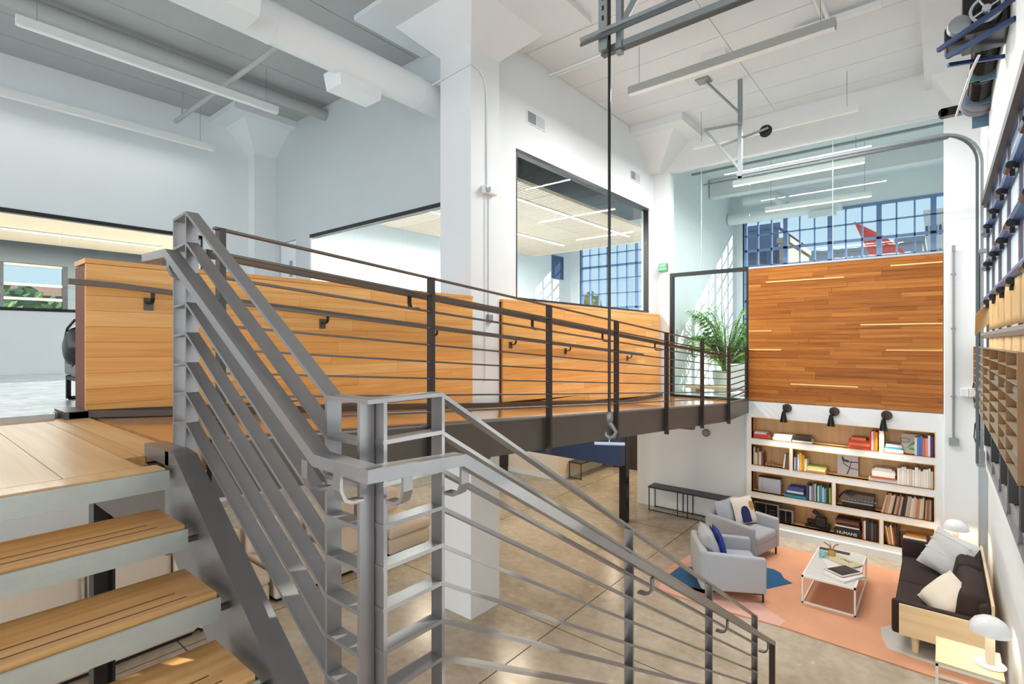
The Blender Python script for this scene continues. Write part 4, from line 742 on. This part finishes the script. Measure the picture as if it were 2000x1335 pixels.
def armchair(loc, deg, lab):
    t = thing('armchair', loc, lab, 'armchair', 'grey lounge armchairs', math.radians(deg)); k = dict(local=True, smooth=True)
    # local +X is the direction the sitter faces
    mk('base', B().rbox(-.37, .38, -.40, .40, .13, .30, .02), FAB, t, **k)
    for s_ in (1, -1):
        b = B().rbox(-.40, .40, -.045, .045, .13, .62, .035); 
        for v in b.bm.verts:
            if v.co.z > .4: v.co.z += .05 * (-v.co.x)
        mk('arm', b.xf(Matrix.Translation((0, s_ * .375, 0))), FAB, t, **k)
    b = B().rbox(-.43, -.33, -.41, .41, .13, .66, .04); mk('back', b, FAB, t, **k)
    mk('seat_cushion', B().rbox(-.2, .40, -.325, .325, .28, .44, .05, 4), FAB, t, **k)
    b = B().pillow(.66, .46, .22, 10).xf(Matrix.Translation((-.24, 0, .60)) @ Matrix.Rotation(math.radians(-16), 4, 'Y') @ Matrix.Rotation(math.pi / 2, 4, 'Z')); mk('back_cushion', b, FAB, t, **k)
    for sx in (1, -1):
        for sy in (1, -1): mk('leg', B().box(sx * .36 - .01, sx * .36 + .01, sy * .37 - .012, sy * .37 + .012, 0, .135).box(min(sx * .36, sx * .24), max(sx * .36, sx * .24), sy * .37 - .012, sy * .37 + .012, .115, .135), BLACK, t, local=True)
    return t
armchair((-2.50, 8.97, FL), -13, 'grey armchair nearest the bookcase holding the patterned cushion'); armchair((-2.31, 7.56, FL), 30, 'grey armchair nearest the stairs holding the blue cushion')
cu = thing('cushion', (-2.56, 9.0, FL + .62), 'cream cushion with navy arch and ochre dot on the rear armchair', 'cushion')
def R3(o, rx, ry, rz): o.rotation_euler = (math.radians(rx), math.radians(ry), math.radians(rz))
b = B().pillow(.46, .44, .13); mk('cover', b, mat('cushion_cream', (226, 218, 204), .9, bump=.1, bscale=200), cu, local=True, smooth=True)
mk('navy_arch', B().prism([(-.13, -.19), (.05, -.19), (.05, -.02), (.02, .05), (-.04, .07), (-.10, .05), (-.13, -.02)], 'y', -.068, -.056), mat('navy_print', (32, 40, 92), .9), cu, local=True)
mk('ochre_dot', B().prism([(.115 + .05 * math.cos(a), .06 + .075 * math.sin(a)) for a in [k * math.pi / 8 for k in range(16)]], 'y', -.066, -.054), mat('ochre_print', (176, 132, 62), .9), cu, local=True)
mk('black_edge', B().tube([(.225, 0, -.19), (.225, 0, .19)], .014, 8), BLACK, cu, local=True); cu.location = (-2.52, 9.12, FL + .66); R3(cu, -20, 0, 62)
cu = thing('cushion', (-2.3, 7.6, FL + .6), 'royal blue cushion tucked into the front armchair', 'cushion')
mk('cover', B().pillow(.46, .42, .13), mat('royal_blue', (28, 54, 140), .85, noise=.15, nscale=8), cu, local=True, smooth=True); mk('dark_back', B().pillow(.45, .41, .06).xf(Matrix.Translation((0, .045, 0))), mat('midnight', (24, 28, 52), .85), cu, local=True, smooth=True); cu.location = (-2.40, 7.50, FL + .62); R3(cu, -14, 0, 118)
ct = thing('coffee_table', (-1.12, 8.4, FL), 'low rectangular coffee table with white frame and whitewashed top', 'table'); WM = mat('white_metal', (238, 238, 236), .4)
x0, x1, y0, y1, zt = -1.42, -.82, 7.74, 9.02, FL + .37
mk('top', B().box(x0 + .012, x1 - .012, y0 + .012, y1 - .012, zt - .02, zt + .001), mat('whitewashed_wood', (214, 214, 210), .5, noise=.06, nscale=18), ct)
box('dark_end', (x0 + .013, -1.02, y1 - .13, y1 - .013, zt + .001, zt + .003), mat('table_inlay', (74, 54, 46), .4), ct)
for x in (x0, x1 - .02):
    for y in (y0, y1 - .02): box('leg', (x, x + .02, y, y + .02, FL + .015, zt + .006), WM, ct)
    box('side_rail', (x, x + .02, y0, y1, zt - .02, zt + .006), WM, ct); box('floor_rail', (x, x + .02, y0, y1, FL + .015, FL + .035), WM, ct)
for y in (y0, y1 - .02): box('end_rail', (x0, x1, y, y + .02, zt - .02, zt + .006), WM, ct); box('floor_rail', (x0, x1, y, y + .02, FL + .015, FL + .035), WM, ct)
zt += .002
mu = thing('glass_mug', (-1.30, 8.55, zt), 'pale blue glass mug on the coffee table', 'mug'); mk('body', B().lathe([(.035, 0), (.045, .01), (.05, .05), (.042, .11), (.038, .11), (.044, .05), (.03, .012)], (-1.30, 8.55, zt), 20), glass('aqua_glass', (226, 246, 248), .05), mu, smooth=True); mk('handle', B().tube([(-1.26, 8.53, zt + .09), (-1.225, 8.51, zt + .07), (-1.225, 8.51, zt + .04), (-1.26, 8.53, zt + .02)], .007, 8), glass('aqua_glass'), mu)
vs_ = thing('gold_vase', (-1.21, 8.68, zt), 'small ochre pot with dry sprigs behind the glass mug', 'pot'); mk('pot', B().lathe([(.03, 0), (.055, .03), (.05, .07), (.03, .09)], (-1.21, 8.66, zt), 18), mat('ochre_glaze', (190, 148, 80), .4, noise=.15), vs_, smooth=True)
mk('sprigs', B().tube([(-1.21, 8.66, zt + .08), (-1.25, 8.72, zt + .14), (-1.32, 8.78, zt + .15)], .008, 6).tube([(-1.21, 8.66, zt + .08), (-1.18, 8.74, zt + .15), (-1.14, 8.78, zt + .16)], .008, 6).tube([(-1.21, 8.66, zt + .08), (-1.23, 8.70, zt + .17)], .006, 6), mat('sprig_brown', (150, 96, 60), .7), vs_)
def flat(nm, w, d, h, loc, rz, m, lab, cat): o = mk(nm, B().box(-w / 2, w / 2, -d / 2, d / 2, 0, h), m, local=True, label=lab, cat=cat); o.location = loc; o.rotation_euler = (0, 0, math.radians(rz)); return o
flat('magazine', .30, .42, .012, (-1.12, 8.42, zt), 20, mat('paper_white', (226, 226, 222), .6), 'white magazine lying beside the glass mug', 'magazine')
mg = flat('magazine', .26, .40, .014, (-1.06, 8.55, zt + .013), 60, mat('paper_olive', (206, 198, 160), .6), 'olive-edged white magazine with sketch lying behind the others', 'magazine')
mk('sketch', B().tube([(.0, -.1, .0155), (.04, -.04, .0155), (.06, .02, .0155), (.02, .05, .0155)], .003, 5).tube([(.06, -.1, .0155), (.03, .0, .0155)], .003, 5), ik, mg, local=True)
flat('notebook', .30, .40, .03, (-.99, 8.05, zt), -28, mat('paper_white', (226, 226, 222), .6), 'thick white catalogue with a black dot under the tablet', 'book')
flat('folder', .27, .36, .008, (-1.0, 8.14, zt + .031), -30, mat('folder_red', (206, 70, 56), .5), 'red folder peeping out between catalogue and tablet', 'folder')
tb = flat('tablet', .25, .36, .014, (-.995, 8.12, zt + .040), -32, mat('tablet_white', (226, 226, 226), .3), 'white tablet with dark screen on the coffee table', 'tablet'); mk('screen', B().box(-.112, .112, -.165, .165, .014, .0155), mat('screen_dark', (38, 30, 30), .15), tb, local=True)
# sofa along the right wall
BR = mat('dark_brown_velvet', (44, 28, 24), .8, noise=.18, nscale=5, sheen=.5, bump=.1, bscale=150)
sf = thing('sofa', (0, 8.25, FL), 'dark brown sofa with pale wood end panels along the right wall', 'sofa'); k = dict(smooth=True)
mk('base', B().rbox(-.40, .38, 7.27, 9.25, FL + .22, FL + .32, .02), BR, sf, **k)
for y in (7.28, 8.27): mk('seat_cushion', B().rbox(-.42, .22, y, y + .975, FL + .30, FL + .43, .045, 4), BR, sf, **k)
for y in (7.30, 8.28): mk('back_cushion', B().rbox(-.12, .12, y, y + .96, -.19, .19, .09, 4).xf(Matrix.Translation((.24, 0, FL + .60)) @ Matrix.Rotation(math.radians(12), 4, 'Y')), BR, sf, **k)
mk('back', B().rbox(.30, .40, 7.25, 9.30, FL + .22, FL + .72, .04), BR, sf, **k)
mk('back_frame', B().box(.40, .425, 7.25, 9.32, FL + .2, FL + .735), PALEW, sf)
for y, yo in ((7.215, 7.19), (9.245, 9.31)):
    mk('arm', B().rbox(-.43, .38, y, y + .065, FL + .2, FL + .575 if yo < 8 else FL + .66, .03), BR, sf, **k)
mk('end_panel', B().box(-.36, .425, 7.19, 7.214, FL + .21, FL + .545), PALEW, sf); mk('end_panel', B().box(-.36, .425, 9.311, 9.335, FL + .21, FL + .545), PALEW, sf)
for x in (-.22, .3):
    for y in (7.3, 9.18): mk('leg', B().lathe([(.028, 0), (.04, .22)], (x, y, FL + .002), 12), PALEW, sf)
sc_ = thing('cushion', (0, 8.5, FL + .6), 'large pale grey ribbed cushion at the far end of the sofa', 'cushion')
mk('cover', B().pillow(.56, .54, .17, 12), mat('pale_linen', (200, 200, 198), .9, bump=.2, bscale=180), sc_, local=True, smooth=True)
for i, z in enumerate((-.15, -.03, .10, .19)): mk('ribbing', B().tube([(-.235, -.05 if abs(z) > .12 else -.062, z), (0, -.088 + abs(z) * .12, z + .008), (.235, -.05 if abs(z) > .12 else -.062, z)], .009, 6), mat('pale_linen', (200, 200, 198)), sc_, local=True, smooth=True)
sc_.location = (.06, 8.78, FL + .70); R3(sc_, -30, 8, -42)
s2_ = thing('cushion', (.1, 7.5, FL + .55), 'ivory cushion lying at the near end of the sofa', 'cushion'); mk('cover', B().pillow(.50, .46, .22, 12), mat('ivory_cotton', (226, 214, 196), .9, bump=.15, bscale=160), s2_, local=True, smooth=True); mk('piping', B().tube([(-.235, 0, -.21), (-.24, 0, .21), (.24, 0, .21), (.235, 0, -.21)], .006, 6), mat('ivory_cotton', (226, 214, 196)), s2_, local=True); s2_.location = (.06, 7.56, FL + .60); R3(s2_, -40, 14, -58)
et = thing('end_table', (.2, 6.47, FL), 'pale wood side table with white frame beside the near end of the sofa', 'table'); x0, x1, y0, y1, zt = -.04, .43, 6.21, 6.74, FL + .5
mk('top', B().box(x0, x1, y0, y1, zt - .02, zt), PALEW, et)
for x in (x0, x1 - .02):
    for y in (y0, y1 - .02): box('leg', (x, x + .02, y, y + .02, FL, zt - .02), WM, et)
    box('rail', (x, x + .02, y0, y1, zt - .045, zt - .02), WM, et)
for y in (y0, y1 - .02): box('rail', (x0, x1, y, y + .02, zt - .045, zt - .02), WM, et); box('floor_rail', (x0, x1, y, y + .02, FL + .1, FL + .12), WM, et)
e2 = thing('end_table', (.2, 9.75, FL), 'pale side table in the corner carrying the far lamp', 'table'); mk('top', B().box(0, .43, 9.45, 9.95, FL + .46, FL + .48), PALEW, e2)
for x in (0, .41):
    for y in (9.45, 9.93): box('leg', (x, x + .02, y, y + .02, FL, FL + .46), WM, e2)
def mushroom(x, y, z, lab, e):
    t = thing('table_lamp', (x, y, z), lab, 'lamp', 'white mushroom table lamps'); LW = mat('lamp_white', (236, 238, 240), .12, coat=.6)
    mk('base', B().lathe([(.0, 0), (.115, .003), (.115, .008), (.03, .014)], (x, y, z), 26), LW, t, smooth=True); mk('stem', B().lathe([(.034, .012), (.034, .30)], (x, y, z), 18), mat('lamp_stem', (238, 222, 200), .4), t, smooth=True)
    mk('shade', B().lathe([(.0, .435), (.06, .43), (.11, .40), (.145, .345), (.152, .30), (.147, .30), (.14, .34), (.105, .39), (.0, .42)], (x, y, z), 30), LW, t, smooth=True)
    l = bpy.data.lights.new('bulb', 'POINT'); l.energy = e; l.color = (1, .80, .56); l.shadow_soft_size = .04; o = bpy.data.objects.new('bulb', l); COL.objects.link(o); o.parent = t; o.location = (0, 0, .33)
    mk('cord', B().tube([(x + .1, y, z + .006), (min(x + .2, XE - .01), y + .06, z + .004)], .004, 6), LW, t)
mushroom(.345, 6.45, FL + .5, 'white mushroom table lamp on the near side table', 9); mushroom(.16, 9.75, FL + .48, 'white mushroom table lamp in the corner beyond the sofa', 9)
bn = thing('console_bench', (-3.8, 10.2, FL), 'long dark metal bench against the white wall behind the armchairs', 'bench')
def benchf(t, x0, x1, y0, y1, h):
    box('top', (x0, x1, y0, y1, FL + h - .03, FL + h), mat('bench_navy', (44, 46, 54), .4, .3), t); r = .008
    X_ = [x0 + .01, x1 - .026] if (x1 - x0) < 1.2 else [x0 + .01, (x0 + x1) / 2 - .2, (x0 + x1) / 2 + .0, x1 - .026]
    for x in X_:
        for y in (y0 + .01, y1 - .026): box('leg', (x, x + .016, y, y + .016, FL, FL + h - .03), BLACK, t)
    for y in (y0 + .01, y1 - .026): box('floor_rail', (x0 + .01, x1 - .01, y, y + .016, FL + .012, FL + .028), BLACK, t)
benchf(bn, -4.63, -3.02, 10.02, 10.34, .50)
b2 = thing('console_bench', (-7.1, 12, FL), 'dark metal bench standing in the passage under the ramp', 'bench'); benchf(b2, -7.30, -6.92, 11.15, 12.9, .42)
# modular beige seats under the stair
BEI = mat('beige_upholstery', (204, 190, 174), .9, noise=.05, nscale=20, bump=.1, bscale=200)
for i, y in enumerate((5.17, 4.25, 3.33, 2.42, 1.56, .66)):
    t = thing('modular_sofa', (-7.1, y + .4, FL), f'beige upholstered lounge module under the stairs, {["nearest the column", "second from the column", "third from the column", "fourth from the column", "fifth from the column", "last of the row"][i]}', 'seat', 'row of beige lounge seats')
    mk('base', B().rbox(-7.60, -6.74, y, y + .84, FL + .05, FL + .30, .04), BEI, t, smooth=True); mk('cushion', B().rbox(-7.60, -6.72, y - .005, y + .845, FL + .30, FL + .46, .05, 4), BEI, t, smooth=True); mk('backrest', B().rbox(-7.85, -7.55, y, y + .84, FL + .05, FL + .82, .07, 4), BEI, t, smooth=True)
    box('foot_plinth', (-7.8, -6.8, y + .04, y + .80, FL, FL + .05), BLACK, t)
tbx = mk('white_side_table', B().rbox(-10.9, -10.2, 1.0, 1.9, FL + .40, FL + .44, .01).box(-10.6, -10.5, 1.4, 1.5, FL, FL + .40), WHITE, label='white low table seen through the stair treads', cat='table')
# upper floor: grey lounge chair with a black bag
gc = thing('lounge_chair', (-5.15, 1.25, -.47), 'grey upholstered chair on black sled legs behind the ramp wall', 'chair')
mk('seat', B().rbox(-5.55, -4.80, .98, 1.7, -.27, .02, .03), mat('mid_grey_fabric', (128, 128, 128), .85, noise=.06, nscale=30), gc, smooth=True); mk('sled_leg', B().bar((-5.5, 1.0, -.46), (-5.5, 1.0, -.27), .03, .03).bar((-5.5, 1.0, -.455), (-5.5, 1.65, -.455), .03, .03).bar((-4.85, 1.0, -.46), (-4.85, 1.0, -.27), .03, .03).bar((-5.5, 1.0, -.29), (-4.85, 1.0, -.29), .03, .03), BLACK, gc)
mk('handbag', B().pillow(.30, .22, .12, 8).xf(Matrix.Translation((-5.0, .94, -.03)) @ Matrix.Rotation(-.5, 4, 'Y')).tube([(-5.08, .9, .0), (-4.98, .9, .10), (-4.86, .92, .16)], .009, 7), mat('black_leather', (18, 16, 18), .3), label='black leather bag hanging at the corner of the grey chair', cat='bag', smooth=True)
# palm behind the glass door
pm = thing('potted_palm', (-3.75, 12.2, -1.1), 'tall green palm in a white planter behind the glass door', 'plant')
mk('planter', B().lathe([(.26, 0), (.30, .45), (.27, .45), (.24, .40)], (-3.75, 12.2, -1.1), 22), WHITE, pm, smooth=True)
LG = [mat('leaf_a', (92, 156, 66), .5, noise=.25, nscale=9), mat('leaf_b', (150, 196, 104), .5, noise=.2, nscale=9), mat('leaf_c', (58, 116, 56), .5, noise=.2, nscale=9)]
for i in range(74):
    a = i * 2.4 + rnd.random() * .5; hgt = rnd.uniform(.35, 1.85); rch = rnd.uniform(.3, .85); b = B()
    base = Vector((-3.75 + .07 * math.cos(a), 12.2 + .07 * math.sin(a), -.68)); dirv = Vector((math.cos(a), math.sin(a), 0)); P = [base.copy()]
    for k in range(1, 9):
        f = k / 8; P.append(base + dirv * rch * f ** 1.4 + Vector((0, 0, hgt * (1.25 * f - .42 * f ** 3))))
    b.tube(P, [.010] * 5 + [.006] * 4, 5); sd = Vector((-dirv.y, dirv.x, 0))
    for k in range(3, 9):
        for s_ in (1, -1):
            for q in (0, .5):
                p = P[k].lerp(P[k - 1], q); L_ = .30 * (1 - abs(k - 6) / 8); tip = p + sd * s_ * L_ + dirv * L_ * .6 - Vector((0, 0, L_ * .35)); m = p.lerp(tip, .45) + Vector((0, 0, .03)); w = dirv * .022
                b._f([p, m - w, tip, m + w], [(0, 1, 2, 3)])
    mk('frond', b, LG[i % 3], pm)
mk('low_bench', B().box(-4.3, -2.9, 11.2, 11.6, -1.0, -.94).box(-4.2, -4.1, 11.25, 11.55, -1.1, -1.0).box(-3.1, -3.0, 11.25, 11.55, -1.1, -1.0), PALEW, label='low pale wood bench behind the glass door', cat='bench')
mk('white_crate', B().rbox(-3.35, -2.9, 11.0, 11.35, -.94, -.45, .03), WHITE, label='white box standing on the low bench behind the glass', cat='box')
nd = thing('room_duct', (-2, 15, 3.15), 'white round duct crossing above the windows in the room beyond', 'duct'); mk('tube', B().tube([(-4.6, 15.2, 3.42), (-1.9, 15.2, 3.42)], .16, 20), WHITE, nd, smooth=True); mk('elbow', B().tube([(-4.2, 15.2, 3.85), (-3.4, 15.2, 3.85), (-3.2, 15.2, 3.6)], .15, 16), WHITE, nd, smooth=True); box('diffuser', (-2.6, -2.0, 15.0, 15.1, 3.14, 3.3), WHITE, nd)
mk('wall_screen', B().box(XL + .02, XL + .05, 14.8, 15.5, 2.2, 3.0), mat('screen_blue', (44, 66, 104), .2), label='small dark blue screen on the conference room wall', cat='screen')
mk('ceiling_pipe', B().tube([(-4.5, 12.1, 3.9), (.5, 12.1, 3.9)], .03, 8).tube([(-4.5, 12.9, 3.85), (.5, 12.9, 3.85)], .02, 8), ZINC, label='pair of grey pipes along the ceiling of the room beyond the glass', cat='pipe')
mk('roof_beam', B().box(-4.6, .55, 13.6, 13.9, 3.7, ZC - .01), CEIL, label='white ceiling beam crossing the room beyond the glass', cat='beam')
# ================================================================ OUTSIDE
S('ground', B().box(-70, 60, 17, 130, -4.6, -4.4).box(-70, -16.5, -30, 17, -4.6, -4.4), mat('asphalt', (150, 148, 142), .8))
def building(nm, x0, x1, y0, y1, z1, m, lab, rows_, cols_, wm, face='y'):
    t = thing(nm, ((x0 + x1) / 2, (y0 + y1) / 2, -4.4), lab, 'building'); box('walls', (x0, x1, y0, y1, -4.4, z1), m, t); box('parapet', (x0 - .15, x1 + .15, y0 - .15, y1 + .15, z1, z1 + .4), m, t)
    for r in range(rows_):
        for c in range(cols_):
            z = z1 - 1.6 - r * 3.0
            if face == 'y': w = (x1 - x0) / cols_; a = x0 + w * (c + .2); box('window', (a, a + w * .6, y0 - .05, y0 + .02, z - 1.2, z), wm, t)
            else: w = (y1 - y0) / cols_; a = y0 + w * (c + .2); box('window', (x1 - .02, x1 + .05, a, a + w * .6, z - 1.2, z), wm, t)
DG = mat('window_slate', (70, 84, 104), .2)
def at(u, v, y):
    a = (u - 1000) / 1021; th = math.atan(838 / 1021); s_, c_ = math.sin(th), math.cos(th); t = y / (c_ + a * s_)
    return t * (-s_ + a * c_), t * (667.5 - v) / 1021
def bld(u0, u1, v, y, dep, m, lab, r, c):
    x0, x1 = at(u0, v, y)[0], at(u1, v, y)[0]; building('building', x0, x1, y, y + dep, at((u0 + u1) / 2, v, y)[1] - .4, m, lab, r, c, DG)
bld(1440, 1521, 440, 46, 10, mat('block_slate_blue', (104, 118, 146), .7), 'slate-blue modern block behind the left of the sash window', 4, 4)
bld(1522, 1540, 464, 44, 8, mat('brick_tan', (182, 160, 140), .8, noise=.15, nscale=1), 'tan brick building beside the slate-blue block', 3, 3)
bld(1542, 1764, 484, 64, 10, mat('grey_render', (164, 166, 172), .8), 'long grey low building behind the red sculpture', 2, 9)
bld(1752, 1802, 463, 48, 8, mat('grey_blue_render', (146, 152, 164), .8), 'grey building at the right edge of the sash window', 3, 3)
bld(1806, 1850, 408, 84, 12, mat('pale_tower', (212, 208, 202), .8), 'pale tower rising at the far right of the sash window', 10, 5)
mk('sculpture', B()._f and (lambda b: (b._f([(-3.7, 34, 6.6), (-2.5, 34.2, 3.4), (-1.6, 33.4, 3.0), (-.9, 34, 3.3), (-1.3, 34.6, 4.6), (-2.4, 34.2, 5.7), (-2.0, 35.4, -4.4), (-1.2, 35.4, -4.4)], [(0, 1, 2), (0, 2, 4), (0, 4, 5), (2, 3, 4), (0, 5, 1), (1, 5, 4), (1, 4, 3), (1, 3, 2), (1, 6, 7), (3, 7, 6)]), b)[1])(B()), mat('sculpture_red', (226, 74, 48), .5, noise=.1, nscale=2), label='pointed red-orange steel sculpture outside the sash window', cat='sculpture')
building('building', -44, -34, -8, 1.5, 5.0, mat('weathered_timber', (176, 168, 160), .8, noise=.2, nscale=1), 'weathered pale building outside the far left window', 2, 6, DG, 'x')
building('building', -40, -33, 2.5, 9, 2.2, mat('brown_brick', (132, 104, 92), .8, noise=.2, nscale=1), 'low brown building outside the far left window', 1, 4, DG, 'x')
def tree(x, y, z, h, r, lab, cols, n=700):
    t = thing('tree', (x, y, z), lab, 'tree'); mk('trunk', B().tube([(x, y, z), (x + .1, y, z + h * .45), (x, y, z + h * .75)], [.22, .16, .08], 8), mat('bark', (96, 78, 62), .8), t); b = B()
    for i in range(n):
        d = Vector((rnd.gauss(0, 1), rnd.gauss(0, 1), rnd.gauss(0, 1))).normalized() * r * rnd.random() ** .4; p = Vector((x, y, z + h * .72)) + Vector((d.x, d.y, d.z * .85)); s_ = r * .13
        u = Vector((rnd.gauss(0, 1), rnd.gauss(0, 1), rnd.gauss(0, 1))).normalized() * s_; v = u.orthogonal().normalized() * s_ * .7; b.mi = i % 2; b._f([p - u, p + v, p + u, p - v], [(0, 1, 2, 3)])
    mk('foliage', b, cols, t, kind='stuff')
tree(-17.5, 27, -4.4, 8.0, 2.3, 'olive-yellow tree outside the conference window, right of two', [mat('tree_olive', (138, 150, 78), .7), mat('tree_gold', (196, 170, 86), .7)]); tree(-20.5, 27, -4.4, 7.6, 2.0, 'olive-green tree outside the conference window, left of two', [mat('tree_green', (96, 122, 66), .7), mat('tree_olive', (138, 150, 78), .7)])
tree(-20.2, 2.4, -4.4, 6.4, 1.6, 'pale leafy tree outside the far left window', [mat('tree_pale', (176, 196, 146), .7), mat('tree_green', (96, 122, 66), .7)], 900)
# ---------------------------------------------------------------- lift everything so that the lower floor is z = 0
for o in list(bpy.data.objects):
    if o.parent is None: o.location.z += EYE
